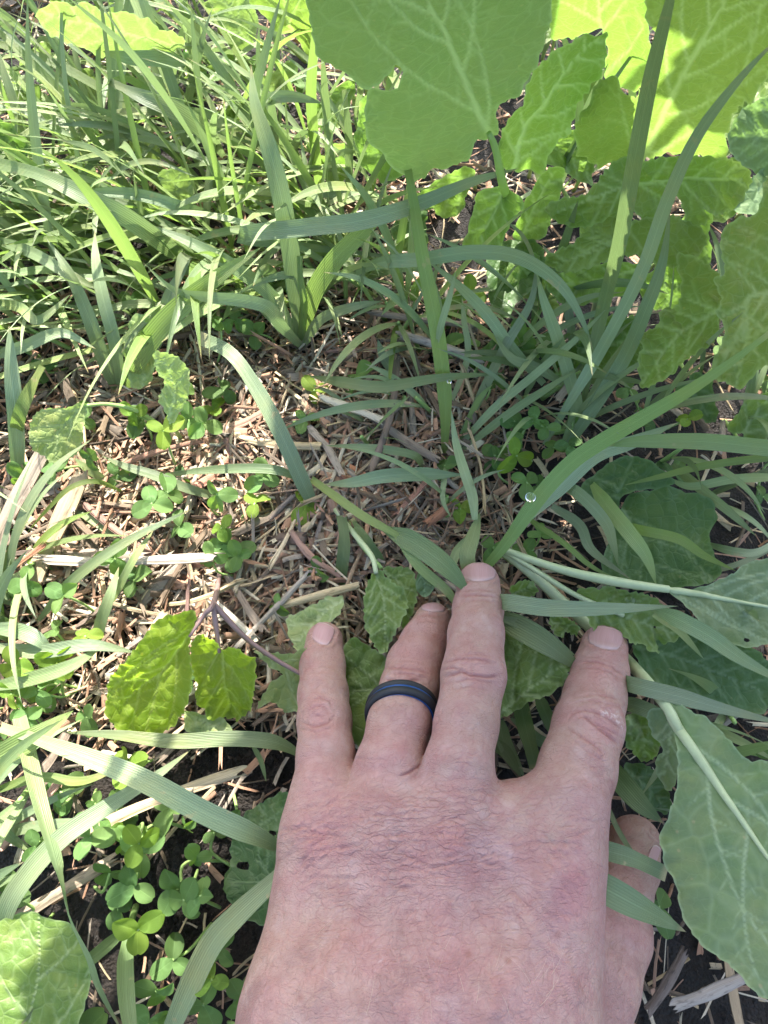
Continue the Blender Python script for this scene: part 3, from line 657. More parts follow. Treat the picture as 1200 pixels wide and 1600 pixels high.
def traced_leaf(par, outline, midrib, plane, mat, name='leaf', res=7, teeth=(3, 22), fold=.12, curl=0.0, ruffle=3.0, vsp=38, vang=48, mw=4.5, puck=1.0, seed=1, holes=(), rib=0):
    """outline and midrib in photo px on a leaf whose plane passes through three (px, py, height cm) points;
    midrib runs base -> tip; the surface is then folded, curled and ruffled in true depth"""
    rr = random.Random(seed); res0 = res; res = res * .62; teeth = (teeth[0] * 1.5, teeth[1])
    p0, p1, p2 = [W(x, y, z * .01) for x, y, z in plane]; nrm = np.cross(p1 - p0, p2 - p0); nrm /= np.linalg.norm(nrm)
    if nrm @ (Cv - p0) < 0: nrm = -nrm
    OL = smooth_closed(outline, res * .8, teeth, rr); xs, ys = OL[:, 0], OL[:, 1]
    ruffle *= 1.7; puck *= 1.5; gx = []
    for j, y in enumerate(np.arange(ys.min(), ys.max(), res * .87)):
        for x in np.arange(xs.min() + (j % 2) * res / 2, xs.max(), res): gx.append((x + rr.uniform(-1, 1) * res * .12, y + rr.uniform(-1, 1) * res * .12))
    gx = np.array(gx); G = gx[inpoly(gx[:, 0], gx[:, 1], OL)]
    dB = np.full(len(G), 1e9)
    for i in range(len(OL)): dB = np.minimum(dB, np.hypot(G[:, 0] - OL[i, 0], G[:, 1] - OL[i, 1]))
    G = G[dB > res * .45]
    hl = []; cons = [tuple(range(len(OL)))]; pts = [Vector(p) for p in OL]
    for (hx, hy, hr) in holes:
        b = len(pts); m = 11; pts += [Vector((hx + hr * math.cos(i * 6.283 / m) * rr.uniform(.6, 1.3), hy + hr * .6 * math.sin(i * 6.283 / m) * rr.uniform(.6, 1.3))) for i in range(m)]
        hl.append((hx, hy, hr)); G = G[np.hypot(G[:, 0] - hx, G[:, 1] - hy) > hr * 1.5]
    pts += [Vector(p) for p in G]
    edges = [(i, (i + 1) % len(OL)) for i in range(len(OL))]; b = len(OL)
    for _ in hl: edges += [(b + i, b + (i + 1) % 11) for i in range(11)]; b += 11
    co, _, fc, _, _, _ = delaunay_2d_cdt(pts, edges, [], 0, 1e-4)
    X = np.array([c[0] for c in co]); Y = np.array([c[1] for c in co]); F = np.array(fc)
    cx, cy = X[F].mean(1), Y[F].mean(1); keep = inpoly(cx, cy, OL)
    for (hx, hy, hr) in hl: keep &= np.hypot(cx - hx, (cy - hy) / .6) > hr * .85
    F = F[keep]
    # ---- veins
    MR = cat_rom([(x, y, 0) for x, y in midrib], 26)[:, :2]; D = np.full(X.shape, 1e9); sgn = np.zeros(X.shape); st = np.zeros(X.shape)
    for i in range(len(MR) - 1):
        d, t = seg_dist(X, Y, MR[i], MR[i + 1]); m = d < D; D[m] = d[m]
        dx, dy = MR[i + 1] - MR[i]; sgn[m] = np.sign(dx * (Y[m] - MR[i][1]) - dy * (X[m] - MR[i][0])); st[m] = (i + t[m]) / (len(MR) - 1)
    vein = np.exp(-(D / (mw * (1.0 - .7 * st))) ** 4) * (1 - .2 * st); dist2 = D.copy(); rise = np.exp(-(D / (mw * 1.3)) ** 2)
    Ltot = np.linalg.norm(np.diff(MR, axis=0), axis=1).sum(); side = 1; s = vsp * .4
    while s < Ltot * .97:
        f = s / Ltot * (len(MR) - 1); i = min(int(f), len(MR) - 2); p = MR[i] + (MR[i + 1] - MR[i]) * (f - i); T = MR[i + 1] - MR[i]; T /= np.linalg.norm(T)
        a = math.radians(vang + rr.uniform(-7, 7)) * side; q = p.copy(); dr = np.array([T[0] * math.cos(a) - T[1] * math.sin(a), T[0] * math.sin(a) + T[1] * math.cos(a)]); path = [q.copy()]
        for _ in range(110):
            aa = -side * .022 + rr.uniform(-.04, .04); dr = np.array([dr[0] * math.cos(aa) - dr[1] * math.sin(aa), dr[0] * math.sin(aa) + dr[1] * math.cos(aa)]); q = q + dr * res * 1.6; path.append(q.copy())
            if not inpoly(q[0:1], q[1:2], OL)[0]: break
        path = np.array(path)
        def addv(path, w0, st0):
            nonlocal vein, dist2, rise
            lo, hi = path.min(0) - 24, path.max(0) + 24; m = np.nonzero((X > lo[0]) & (X < hi[0]) & (Y > lo[1]) & (Y < hi[1]))[0]
            if not len(m): return
            d = np.full(len(m), 1e9); tt = np.zeros(len(m))
            for k in range(len(path) - 1):
                dd, t = seg_dist(X[m], Y[m], path[k], path[k + 1]); mm = dd < d; d[mm] = dd[mm]; tt[mm] = (k + t[mm]) / len(path)
            vein[m] = np.maximum(vein[m], st0 * np.exp(-(d / (w0 * (1.1 - .6 * tt))) ** 2) * (1 - .35 * tt)); rise[m] = np.maximum(rise[m], .6 * st0 * np.exp(-(d / w0 / 1.2) ** 2)); dist2[m] = np.minimum(dist2[m], d)
        addv(path, max(mw * .42, res * .55), .9)
        if len(path) > 6 and vsp > 24:
            for k0 in range(4, len(path) - 2, 6):
                q = path[k0].copy(); d0 = path[k0 + 1] - path[k0]; d0 /= np.linalg.norm(d0); a2 = math.radians(50) * (1 if (k0 // 4) % 2 else -1) + rr.uniform(-.2, .2)
                d0 = np.array([d0[0] * math.cos(a2) - d0[1] * math.sin(a2), d0[0] * math.sin(a2) + d0[1] * math.cos(a2)]); pp = [q.copy()]
                for _ in range(8): q = q + d0 * res * 1.1 + rr.uniform(-1, 1); pp.append(q.copy())
                addv(np.array(pp), max(mw * .34, res * .5), .5)
        side = -side; s += vsp * rr.uniform(.42, .62)
    # ---- lift to the plane, then shape in depth
    R = Fv + Rv[None] * ((X - 600) / FPX)[:, None] + Uv[None] * ((800 - Y) / FPX)[:, None]
    t = ((p0 - Cv) @ nrm) / (R @ nrm); P = Cv + R * t[:, None]
    m2 = t * 1.0 / FPX      # metres per px at each vertex
    dE = np.full(X.shape, 1e9); ar = np.zeros(X.shape)
    for i in range(0, len(OL)):
        d = np.hypot(X - OL[i, 0], Y - OL[i, 1]); m = d < dE; dE[m] = d[m]; ar[m] = i
    off = fold * D * m2 * 1.0 - curl * (D * m2) ** 2 * 3.5
    off = off + np.exp(-dE / 20) * ruffle * m2 * np.array([noise.noise(Vector((a * .13, seed * 3.1, 0))) * 2.2 for a in ar])
    off = off + m2 * puck * np.array([4.5 * noise.noise(Vector((x * .018, y * .018, seed))) + 1.6 * noise.noise(Vector((x * .06, y * .06, seed))) for x, y in zip(X, Y)])
    off = off + m2 * puck * 1.5 * (1 - np.exp(-dist2 / 7)) - m2 * puck * .6 * rise
    P = P + nrm * off[:, None]
    vein = np.maximum(vein, .55 * np.exp(-(dE / 2.2) ** 2))
    o = part(name, P, F, M[mat], par, attrs={'vein': np.clip(vein, 0, 1)})
    if rib:
        pp = []
        for q in MR[::2]:
            k = np.argsort((X - q[0]) ** 2 + (Y - q[1]) ** 2)[:4]; w = 1 / (.5 + np.hypot(X[k] - q[0], Y[k] - q[1])); pp.append((P[k] * w[:, None]).sum(0) / w.sum() + nrm * rib * .1)
        tube('midrib', pp, [rib * .4, rib, rib * .95, rib * .8, rib * .65, rib * .5, rib * .4, rib * .25, rib * .1], M['stempale'], o, 44)
    return o

# ------------------------------------------------------------------ clover
def leaflet_mesh(mat, fold, wave):
    nu, nv = 10, 12; V = []; UV = []
    for j in range(nv + 1):
        t = j / nv; w = .40 * (math.sin(math.pi * min(1, t * .95 + .02) ** 1.12)) ** .55
        for i in range(nu + 1):
            u = i / nu * 2 - 1; x = u * w; y = t * 1.0 - .02 * (abs(u) < .25) * (t > .97)
            z = abs(u) * w * fold + wave * math.sin(t * 5 + u * 2.2) * .06 - .10 * t * t
            V.append((x, y, z)); UV.append((i / nu, t))
    F = [(j * (nu + 1) + i, j * (nu + 1) + i + 1, (j + 1) * (nu + 1) + i + 1, (j + 1) * (nu + 1) + i) for j in range(nv) for i in range(nu)]
    return mesh_data('leaflet', V, F, M[mat], uv=UV)
LFM = {(m, k): leaflet_mesh(m, (.06, .22, .6)[k], (.5, -.6, .8)[k]) for m in ('clover', 'cloverlime', 'cloverdark') for k in range(3)}
def clover(center, size, yaw, tilt, mat='clover', k=0, foot=None, label=None, group=None, nleaf=3, rr=random):
    """size = leaflet length; three leaflets on a thin stem"""
    c = np.array(center, float)
    if foot is None: foot = (c[0] + rr.uniform(-.012, .012), c[1] + rr.uniform(-.012, .012), -.002)
    r = root('clover', foot)
    tag(r, label or autolabel({'clover': 'green three-leaved clover', 'cloverlime': 'lime yellow three-leaved clover', 'cloverdark': 'dark green three-leaved clover'}[mat], c), 'clover', group or 'clover seedlings growing through the mulch')
    f = np.array(foot); mid = (f + c) / 2 + np.array([rr.uniform(-.004, .004), rr.uniform(-.004, .004), .002])
    tube('stem', [f, mid, c], [.0006, .0005], M['stem'] if mat != 'stempurple' else M['stempurple'], r, 8)
    base = Matrix.Rotation(tilt[0], 4, 'X') @ Matrix.Rotation(tilt[1], 4, 'Y')
    for i in range(nleaf):
        o = bpy.data.objects.new('leaflet', LFM[(mat, (k + i) % 3 if k < 3 else 0)]); COL.objects.link(o); o.parent = r
        a = yaw + i * 2.094 + rr.uniform(-.2, .2); s = size * rr.uniform(.78, 1.12)
        o.matrix_local = Matrix.Translation(Vector(c - f)) @ base @ Matrix.Rotation(a, 4, 'Z') @ Matrix.Rotation(rr.uniform(-.55, .5), 4, 'X') @ Matrix.Rotation(rr.uniform(-.35, .35), 4, 'Y') @ Matrix.Diagonal((s, s, s, 1))
    return r
# ------------------------------------------------------------------ radish plants, read leaf by leaf from the photograph
def plant(name, px, py, z, label, cat, group=None):
    r = root(name, W(px, py, z * .01)); tag(r, label, cat, group); return r
# 1: the big drooping leaves at the top, seen against the light
A = plant('radish_plant', 800, 330, 1, "tall radish plant whose large drooping blue-green leaf fills the top centre", 'radish plant')
traced_leaf(A, [(478, 0), (486, 40), (492, 75), (508, 106), (545, 125), (580, 126), (607, 112), (618, 98), (627, 108), (618, 128), (598, 135), (580, 150), (571, 175), (570, 200), (582, 235), (605, 258), (620, 270), (650, 280), (680, 275), (700, 262), (718, 245), (740, 220), (765, 222), (779, 210), (780, 195), (774, 184), (778, 170), (800, 145), (815, 135), (828, 110), (848, 80), (855, 50), (868, 0), (885, -90), (880, -190), (830, -290), (740, -330), (640, -320), (540, -260), (480, -150), (468, -60)],
            [(768, 214), (752, 185), (715, 100), (690, 40), (668, 0), (640, -110), (620, -260)], [(600, 270, 8.8), (780, 200, 10.2), (640, -200, 21.5)], 'radgrey', res=8, teeth=(3.5, 28), fold=.10, curl=1.2, ruffle=5, vsp=100, vang=38, mw=6.5, seed=3)
tube('petiole', [W(764, 208, .1010), W(772, 225, .096), W(778, 250, .088), W(786, 290, .070), W(800, 330, .03), W(802, 335, 0)], [.0011, .0015, .0020, .0024], M['midrib'], A)
traced_leaf(A, [(945, 45), (925, 48), (905, 60), (880, 75), (850, 85), (835, 98), (822, 130), (812, 158), (795, 185), (780, 215), (774, 240), (790, 260), (815, 262), (840, 256), (852, 240), (870, 215), (885, 200), (893, 180), (900, 165), (925, 125), (937, 108), (946, 75)],
            [(800, 262), (812, 220), (845, 165), (890, 105), (935, 58)], [(790, 262, 7.5), (850, 250, 7.2), (930, 60, 13.5)], 'rad', teeth=(3.5, 22), vsp=44, mw=4.5, seed=4)
traced_leaf(A, [(865, -20), (862, 30), (868, 62), (905, 52), (942, 45), (948, 80), (945, 112), (965, 125), (995, 138), (1012, 118), (1025, 75), (1018, 30), (1022, -60), (990, -160), (900, -160), (868, -80)],
            [(940, 135), (940, 60), (935, 0), (930, -140)], [(870, 70, 8.4), (1010, 120, 7.5), (930, -100, 15)], 'rad', teeth=(3, 24), vsp=50, mw=4, seed=5)
traced_leaf(A, [(572, 150), (560, 185), (555, 215), (566, 252), (590, 276), (615, 280), (640, 260), (640, 180), (610, 140)], [(635, 268), (600, 220), (580, 165)], [(560, 200, 6), (610, 278, 5), (600, 145, 8.5)], 'rad', teeth=(2, 22), vsp=34, mw=3, seed=6)
traced_leaf(A, [(748, 300), (768, 293), (790, 290), (806, 296), (822, 318), (803, 345), (783, 383), (752, 391), (724, 389), (733, 352), (740, 322)], [(790, 292), (772, 330), (745, 385)], [(750, 300, 5.5), (815, 315, 6), (750, 388, 3.2)], 'rad', teeth=(2, 20), vsp=30, mw=3, seed=7)
traced_leaf(A, [(860, 258), (882, 264), (876, 300), (862, 330), (850, 365), (822, 373), (802, 372), (804, 345), (820, 312), (840, 280)], [(812, 372), (838, 320), (868, 268)], [(805, 370, 3), (850, 365, 3), (870, 262, 6)], 'rad', teeth=(2, 20), vsp=28, mw=3, seed=8)
traced_leaf(A, [(765, 390), (800, 375), (835, 380), (850, 410), (838, 450), (812, 470), (790, 498), (768, 480), (760, 430)], [(800, 375), (805, 420), (795, 490)], [(765, 400, 2.5), (850, 410, 2.6), (790, 490, 1.8)], 'raddark', teeth=(3, 20), vsp=28, mw=3, seed=9)
B = plant('radish_plant', 985, 520, 0, "lobed radish plant with glowing yellow-green leaves at the upper right", 'radish plant')
traced_leaf(B, [(1010, -60), (1012, 0), (1024, 40), (1020, 82), (1000, 128), (984, 124), (965, 113), (937, 118), (926, 135), (907, 162), (900, 186), (905, 210), (914, 232), (938, 244), (965, 251), (978, 262), (990, 290), (1005, 262), (1035, 240), (1062, 236), (1110, 240), (1146, 236), (1136, 206), (1150, 168), (1172, 138), (1204, 108), (1230, 50), (1240, -60), (1190, -180), (1120, -240), (1040, -200)],
            [(988, 292), (1010, 240), (1050, 150), (1090, 75), (1132, 0), (1160, -120), (1130, -230)], [(905, 200, 8.6), (1150, 230, 8.2), (1120, -150, 19)], 'radlime', res=8, teeth=(6, 24), fold=.14, ruffle=7, vsp=62, vang=40, mw=6, seed=12)
traced_leaf(B, [(852, 322), (878, 310), (908, 306), (925, 290), (942, 268), (962, 250), (985, 256), (992, 285), (980, 312), (968, 330), (940, 346), (905, 358), (875, 353), (858, 340)], [(990, 285), (950, 300), (870, 332)], [(855, 330, 7.6), (985, 300, 7.8), (960, 250, 8.6)], 'radlime', teeth=(4.5, 17), fold=.3, vsp=34, mw=3.2, seed=13)
traced_leaf(B, [(985, 278), (1000, 252), (1030, 244), (1060, 240), (1100, 240), (1130, 242), (1160, 256), (1174, 276), (1165, 300), (1142, 322), (1112, 332), (1095, 318), (1104, 336), (1085, 349), (1068, 345), (1061, 312), (1050, 300), (1020, 333), (1000, 337), (986, 318)], [(988, 290), (1060, 280), (1160, 280)], [(985, 290, 7.9), (1170, 280, 8.2), (1080, 345, 6.6)], 'radlime', teeth=(4.5, 18), fold=.2, vsp=36, mw=3.4, seed=14)
traced_leaf(B, [(850, 405), (866, 392), (900, 376), (906, 356), (936, 345), (962, 331), (985, 344), (1030, 340), (1070, 346), (1090, 360), (1100, 382), (1085, 402), (1060, 420), (1020, 415), (1000, 402), (962, 402), (930, 416), (892, 426), (862, 421)], [(985, 350), (975, 372), (920, 395), (862, 412)], [(855, 410, 5.8), (1095, 380, 6.4), (960, 335, 6.9)], 'radlime', teeth=(4.5, 17), vsp=30, mw=3.2, seed=15)
traced_leaf(B, [(853, 432), (900, 420), (950, 408), (1000, 412), (1010, 440), (975, 462), (930, 468), (890, 474), (860, 458)], [(1000, 420), (940, 435), (862, 448)], [(855, 440, 3.6), (1005, 430, 4.4), (930, 412, 4.6)], 'rad', teeth=(3, 20), vsp=30, mw=3, seed=16)
traced_leaf(B, [(905, 520), (930, 500), (970, 495), (1000, 505), (1010, 540), (990, 575), (950, 585), (918, 575), (902, 550)], [(1000, 530), (950, 540), (910, 550)], [(905, 540, 2), (1005, 540, 2.6), (950, 498, 2.8)], 'rad', teeth=(5, 14), vsp=24, mw=3, seed=17)
tube('petiole', [W(990, 286, .079), W(982, 330, .070), W(965, 380, .055), W(940, 450, .03), W(925, 520, 0)], [.0018, .0024, .0026], M['stempale'], B)
C_ = plant('radish_plant', 1230, 520, 0, "radish plant with two broad folded green leaves cut off by the right edge", 'radish plant')
traced_leaf(C_, [(1060, 420), (1070, 409), (1090, 414), (1120, 430), (1132, 460), (1126, 500), (1116, 540), (1092, 556), (1050, 590), (1010, 608), (1000, 600), (998, 562), (1006, 545), (1000, 525), (1030, 510), (1036, 485), (1060, 478), (1066, 450)], [(1132, 484), (1085, 505), (1040, 545), (1003, 600)], [(1000, 600, 4.4), (1065, 415, 6.2), (1130, 490, 6.4)], 'radlime', teeth=(4.5, 16), fold=.22, vsp=34, mw=3.5, seed=21)
traced_leaf(C_, [(1126, 372), (1150, 352), (1180, 342), (1190, 300), (1215, 280), (1300, 260), (1330, 480), (1280, 600), (1200, 575), (1160, 606), (1132, 600), (1112, 592), (1112, 570), (1126, 540), (1131, 512), (1118, 496), (1126, 470), (1114, 442), (1131, 430), (1124, 400)], [(1320, 430), (1250, 445), (1200, 457), (1166, 470), (1168, 520), (1150, 600)], [(1115, 590, 6.4), (1125, 380, 8), (1320, 450, 8.6)], 'radlime', res=8, teeth=(3, 20), fold=.2, vsp=40, mw=6, seed=22)
traced_leaf(C_, [(1140, 200), (1165, 165), (1215, 150), (1280, 170), (1290, 260), (1215, 280), (1165, 262), (1138, 235)], [(1285, 215), (1210, 215), (1145, 215)], [(1140, 215, 6.5), (1280, 180, 7.5), (1220, 275, 5.5)], 'radgrey', teeth=(3, 20), vsp=34, mw=3.5, seed=23)
tube('petiole', [W(1320, 430, .086), W(1330, 470, .05), W(1300, 530, 0)], [.002, .0026], M['stempale'], C_)

# 2: the plant pressed down right of the fingers, petioles fanning from (785, 860)
D_ = plant('radish_plant', 785, 862, 1, "flattened radish plant with long pale petioles fanning out right of the middle fingertip", 'radish plant')
traced_leaf(D_, [(1040, 1085), (1080, 1112), (1112, 1130), (1146, 1165), (1166, 1186), (1204, 1190), (1300, 1195), (1350, 1300), (1340, 1480), (1280, 1580), (1200, 1562), (1174, 1545), (1142, 1510), (1102, 1482), (1076, 1450), (1062, 1420), (1056, 1382), (1040, 1356), (1036, 1330), (1029, 1308), (1040, 1288), (1054, 1250), (1060, 1200), (1055, 1150)],
            [(1036, 1096), (1066, 1148), (1110, 1210), (1150, 1270), (1200, 1340), (1300, 1480)], [(1036, 1096, 4.4), (1060, 1420, 5.6), (1300, 1300, 7)], 'pale', res=8, teeth=(2.5, 30), fold=.12, curl=1.5, ruffle=4, vsp=125, vang=36, mw=6, seed=31, rib=.0019)
tube('petiole', [W(788, 862, .018), W(840, 905, .020), W(905, 965, .015), W(950, 1005, .012), W(990, 1042, .022), W(1036, 1096, .044), W(1066, 1148, .048)], [.0019, .0022, .0025, .0022, .0014], M['stempale'], D_, 24)
traced_leaf(D_, [(1012, 1118), (1026, 1106), (1046, 1108), (1060, 1150), (1062, 1200), (1048, 1236), (1030, 1217), (1024, 1188), (1036, 1170), (1020, 1150)], [(1048, 1120), (1046, 1160), (1036, 1215)], [(1015, 1120, 3.6), (1060, 1130, 4), (1045, 1230, 3.4)], 'pale', teeth=(3, 18), vsp=26, mw=2.6, seed=32)
traced_leaf(D_, [(1036, 915), (1060, 922), (1092, 918), (1120, 908), (1146, 895), (1166, 880), (1202, 873), (1270, 868), (1300, 930), (1270, 985), (1202, 1005), (1166, 1013), (1130, 1005), (1096, 985), (1084, 962), (1062, 940)], [(1036, 920), (1080, 926), (1130, 936), (1200, 948), (1290, 962)], [(1036, 920, 3.6), (1290, 880, 4.6), (1160, 1010, 3.6)], 'pale', res=7, teeth=(2, 24), vsp=44, vang=38, mw=4.2, rib=.0014, seed=33, holes=[(1163, 1001, 6)])
tube('petiole', [W(784, 858, .02), W(840, 878, .027), W(900, 896, .033), W(980, 912, .036), W(1045, 921, .0365)], [.0014, .0016, .0019, .0014], M['stempale'], D_, 22)
tube('petiole', [W(786, 860, .02), W(840, 893, .026), W(900, 930, .029), (W(975, 962, .030))], [.001, .0011, .0008], M['stempale'], D_, 16)
traced_leaf(D_, [(902, 925), (918, 917), (935, 920), (948, 914), (962, 917), (978, 924), (1000, 926), (1020, 934), (1036, 945), (1046, 965), (1066, 985), (1058, 1000), (1040, 1006), (1034, 1020), (1010, 1016), (1000, 1005), (985, 1006), (965, 990), (945, 985), (925, 985), (916, 965), (912, 945)], [(905, 940), (960, 958), (1010, 975), (1058, 992)], [(905, 930, 3), (1060, 960, 3.1), (1000, 1015, 2.6)], 'rad', teeth=(4, 14), ruffle=6, puck=1.8, vsp=26, mw=2.8, seed=34, holes=[(1024, 980, 3)])
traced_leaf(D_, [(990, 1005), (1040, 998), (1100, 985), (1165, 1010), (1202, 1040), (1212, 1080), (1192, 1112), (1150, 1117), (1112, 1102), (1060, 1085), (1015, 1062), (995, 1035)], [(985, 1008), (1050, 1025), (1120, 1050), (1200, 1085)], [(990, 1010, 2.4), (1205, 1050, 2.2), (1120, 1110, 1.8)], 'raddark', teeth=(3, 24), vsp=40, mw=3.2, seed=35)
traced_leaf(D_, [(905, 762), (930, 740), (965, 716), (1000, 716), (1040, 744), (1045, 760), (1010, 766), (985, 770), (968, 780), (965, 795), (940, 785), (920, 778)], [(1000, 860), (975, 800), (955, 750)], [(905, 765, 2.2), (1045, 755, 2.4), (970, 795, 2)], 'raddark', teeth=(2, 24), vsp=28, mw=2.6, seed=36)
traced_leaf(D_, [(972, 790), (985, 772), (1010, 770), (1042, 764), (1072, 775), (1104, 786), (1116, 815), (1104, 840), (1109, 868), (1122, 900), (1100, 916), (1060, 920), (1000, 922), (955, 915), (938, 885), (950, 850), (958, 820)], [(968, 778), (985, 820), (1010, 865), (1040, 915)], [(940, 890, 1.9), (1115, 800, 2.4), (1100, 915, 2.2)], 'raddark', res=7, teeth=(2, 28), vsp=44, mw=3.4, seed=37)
traced_leaf(D_, [(985, 1115), (1008, 1122), (1028, 1142), (1032, 1165), (1022, 1185), (1004, 1192), (985, 1178), (978, 1140)], [(985, 1120), (1005, 1150), (1005, 1188)], [(980, 1120, 2.6), (1030, 1150, 3), (1000, 1190, 2.2)], 'rad', teeth=(4, 13), ruffle=8, puck=2.2, vsp=20, mw=2.4, seed=38)
traced_leaf(D_, [(975, 1200), (1010, 1195), (1040, 1230), (1045, 1270), (1010, 1262), (985, 1240)], [(980, 1205), (1010, 1230), (1040, 1262)], [(975, 1200, 1.6), (1040, 1210, 1.6), (1010, 1262, 1.2)], 'raddark', teeth=(4, 16), vsp=22, mw=2.4, seed=39)
traced_leaf(D_, [(795, 918), (812, 906), (832, 908), (838, 925), (826, 935), (806, 938)], [(797, 932), (815, 922), (834, 912)], [(795, 930, 2), (835, 910, 2.2), (826, 936, 1.8)], 'rad', res=5, teeth=(3, 10), vsp=16, mw=2, seed=40)
traced_leaf(D_, [(858, 968), (872, 962), (892, 968), (905, 980), (900, 994), (885, 988), (874, 996), (862, 984)], [(905, 978), (885, 976), (862, 974)], [(858, 970, 2.4), (905, 970, 2.4), (880, 995, 2.1)], 'rad', res=5, teeth=(4, 10), vsp=16, mw=2, seed=42)
# 3: leaf folded under middle and index finger
E_ = plant('radish_leaf', 790, 1110, 2, "veined yellowish radish leaf folded between the middle and index fingers", 'radish leaf')
traced_leaf(E_, [(770, 965), (786, 968), (802, 975), (828, 998), (855, 1008), (884, 1014), (894, 1032), (889, 1048), (885, 1062), (862, 1083), (822, 1100), (780, 1122), (760, 1100), (755, 1010)], [(776, 1118), (810, 1090), (850, 1060), (890, 1030)], [(775, 975, 2.6), (890, 1030, 3), (785, 1115, 3)], 'rad', teeth=(4, 18), fold=-.1, ruffle=4, puck=1.6, vsp=34, mw=3, seed=45)
# 4: leaves between little and ring finger
F_ = plant('radish_plant', 580, 880, 1, "small radish seedling with toothed leaves between the little and ring fingers", 'radish plant')
traced_leaf(F_, [(585, 893), (602, 900), (616, 914), (633, 930), (636, 952), (625, 976), (612, 1000), (600, 1022), (585, 1008), (572, 986), (567, 960), (570, 925)], [(588, 895), (600, 945), (602, 1018)], [(570, 930, 2.8), (635, 940, 2.6), (600, 1020, 2.8)], 'rad', res=5.5, teeth=(3.5, 15), vsp=26, mw=2.2, seed=46)
traced_leaf(F_, [(598, 888), (630, 886), (646, 896), (652, 930), (642, 965), (630, 985), (620, 945), (606, 905)], [(600, 892), (628, 915), (638, 962)], [(598, 890, 2.2), (650, 910, 2), (635, 975, 1.8)], 'rad', res=5.5, teeth=(3, 15), vsp=24, mw=2, seed=47)
traced_leaf(F_, [(545, 1005), (562, 1004), (582, 1014), (602, 1030), (612, 1060), (600, 1120), (580, 1160), (560, 1168), (546, 1135), (535, 1080), (532, 1030)], [(610, 1082), (575, 1080), (537, 1078)], [(535, 1030, 2.1), (605, 1030, 2.2), (565, 1160, 2.1)], 'rad', res=6, teeth=(3, 18), ruffle=5, vsp=28, mw=2.2, seed=48)
tube('stem', [W(520, 792, .008), W(550, 830, .016), W(580, 868, .026), W(588, 896, .028)], [.0011, .0012, .0009], M['stempale'], F_)
tube('stem', [W(545, 806, .006), W(560, 845, .016), W(596, 888, .022)], [.0009, .0008], M['stem'], F_)
traced_leaf(F_, [(537, 935), (515, 935), (498, 942), (472, 958), (452, 964), (450, 985), (462, 1015), (474, 1022), (492, 985), (520, 972), (534, 958)], [(536, 940), (500, 962), (462, 1008)], [(535, 940, 2), (452, 965, 1.6), (470, 1020, 2)], 'young', res=6, teeth=(3, 18), vsp=26, mw=2.2, seed=49)
co_ = plant('cotyledon', 662, 925, 1.6, "small pale heart-shaped seed leaf beside the ring fingertip", 'seed leaf')
traced_leaf(co_, [(655, 893), (664, 891), (676, 902), (680, 915), (672, 928), (662, 932), (654, 928), (649, 912)], [(655, 892), (662, 910), (664, 930)], [(650, 900, 2.8), (680, 912, 2.8), (664, 931, 2.4)], 'radgrey', res=4, teeth=(0, 20), vsp=20, mw=1.4, seed=50)
# 5: purple-stemmed seedling with two glowing leaves
G_ = plant('radish_seedling', 345, 880, 0, "purple-stemmed radish seedling with two glowing crinkled lime leaves on the left", 'radish seedling')
traced_leaf(G_, [(305, 955), (286, 952), (262, 960), (240, 972), (216, 1000), (192, 1028), (170, 1060), (168, 1085), (164, 1106), (176, 1126), (205, 1145), (236, 1149), (262, 1136), (280, 1115), (294, 1082), (300, 1050), (296, 1010), (303, 980)], [(328, 948), (296, 995), (252, 1048), (196, 1095)], [(320, 950, 4.8), (168, 1085, 3.6), (262, 1140, 2.0)], 'glow', res=5, teeth=(3, 15), fold=.16, ruffle=5, puck=2.2, vsp=34, vang=42, mw=3.2, seed=51)
traced_leaf(G_, [(322, 988), (300, 1003), (297, 1030), (304, 1058), (314, 1098), (335, 1120), (366, 1126), (394, 1106), (402, 1072), (404, 1040), (392, 1018), (372, 1007), (350, 1012), (338, 1004)], [(336, 970), (344, 1030), (354, 1085), (356, 1118)], [(310, 1000, 4.4), (400, 1030, 4.2), (360, 1124, 1.6)], 'glow', res=5, teeth=(3, 13), fold=.1, ruffle=4, puck=2.4, vsp=28, vang=46, mw=2.8, seed=52)
tube('stem', [W(345, 870, 0), W(342, 905, .014), W(333, 944, .048), W(318, 962, .048), W(296, 995, .046)], [.0008, .0009, .0011, .0008, .0005], M['stempurple'], G_, 18)
tube('stem', [W(333, 944, .048), W(337, 975, .045), W(343, 1020, .040)], [.0009, .0010, .0006], M['stempurple'], G_, 10)
tube('stem', [W(333, 943, .048), W(352, 964, .044), W(385, 998, .038), W(430, 1030, .032), W(475, 1056, .028)], [.0011, .0010, .0009, .0007], M['stempurple'], G_, 16)
traced_leaf(G_, [(396, 1015), (412, 1022), (428, 1018), (452, 1020), (478, 1010), (486, 1050), (478, 1100), (462, 1108), (446, 1112), (424, 1095), (400, 1100), (418, 1070), (440, 1052), (420, 1040)], [(400, 1012), (430, 1032), (476, 1058)], [(400, 1015, 3.2), (480, 1020, 2.6), (460, 1108, 1.8)], 'young', res=5.5, teeth=(3, 16), vsp=24, mw=3, seed=53)
traced_leaf(G_, [(290, 1110), (320, 1118), (355, 1128), (362, 1146), (330, 1148), (302, 1146), (288, 1130)], [(292, 1115), (330, 1135), (360, 1140)], [(290, 1115, 1.4), (360, 1130, 1.6), (320, 1148, 1.2)], 'young', res=6, vsp=24, mw=2, seed=54)
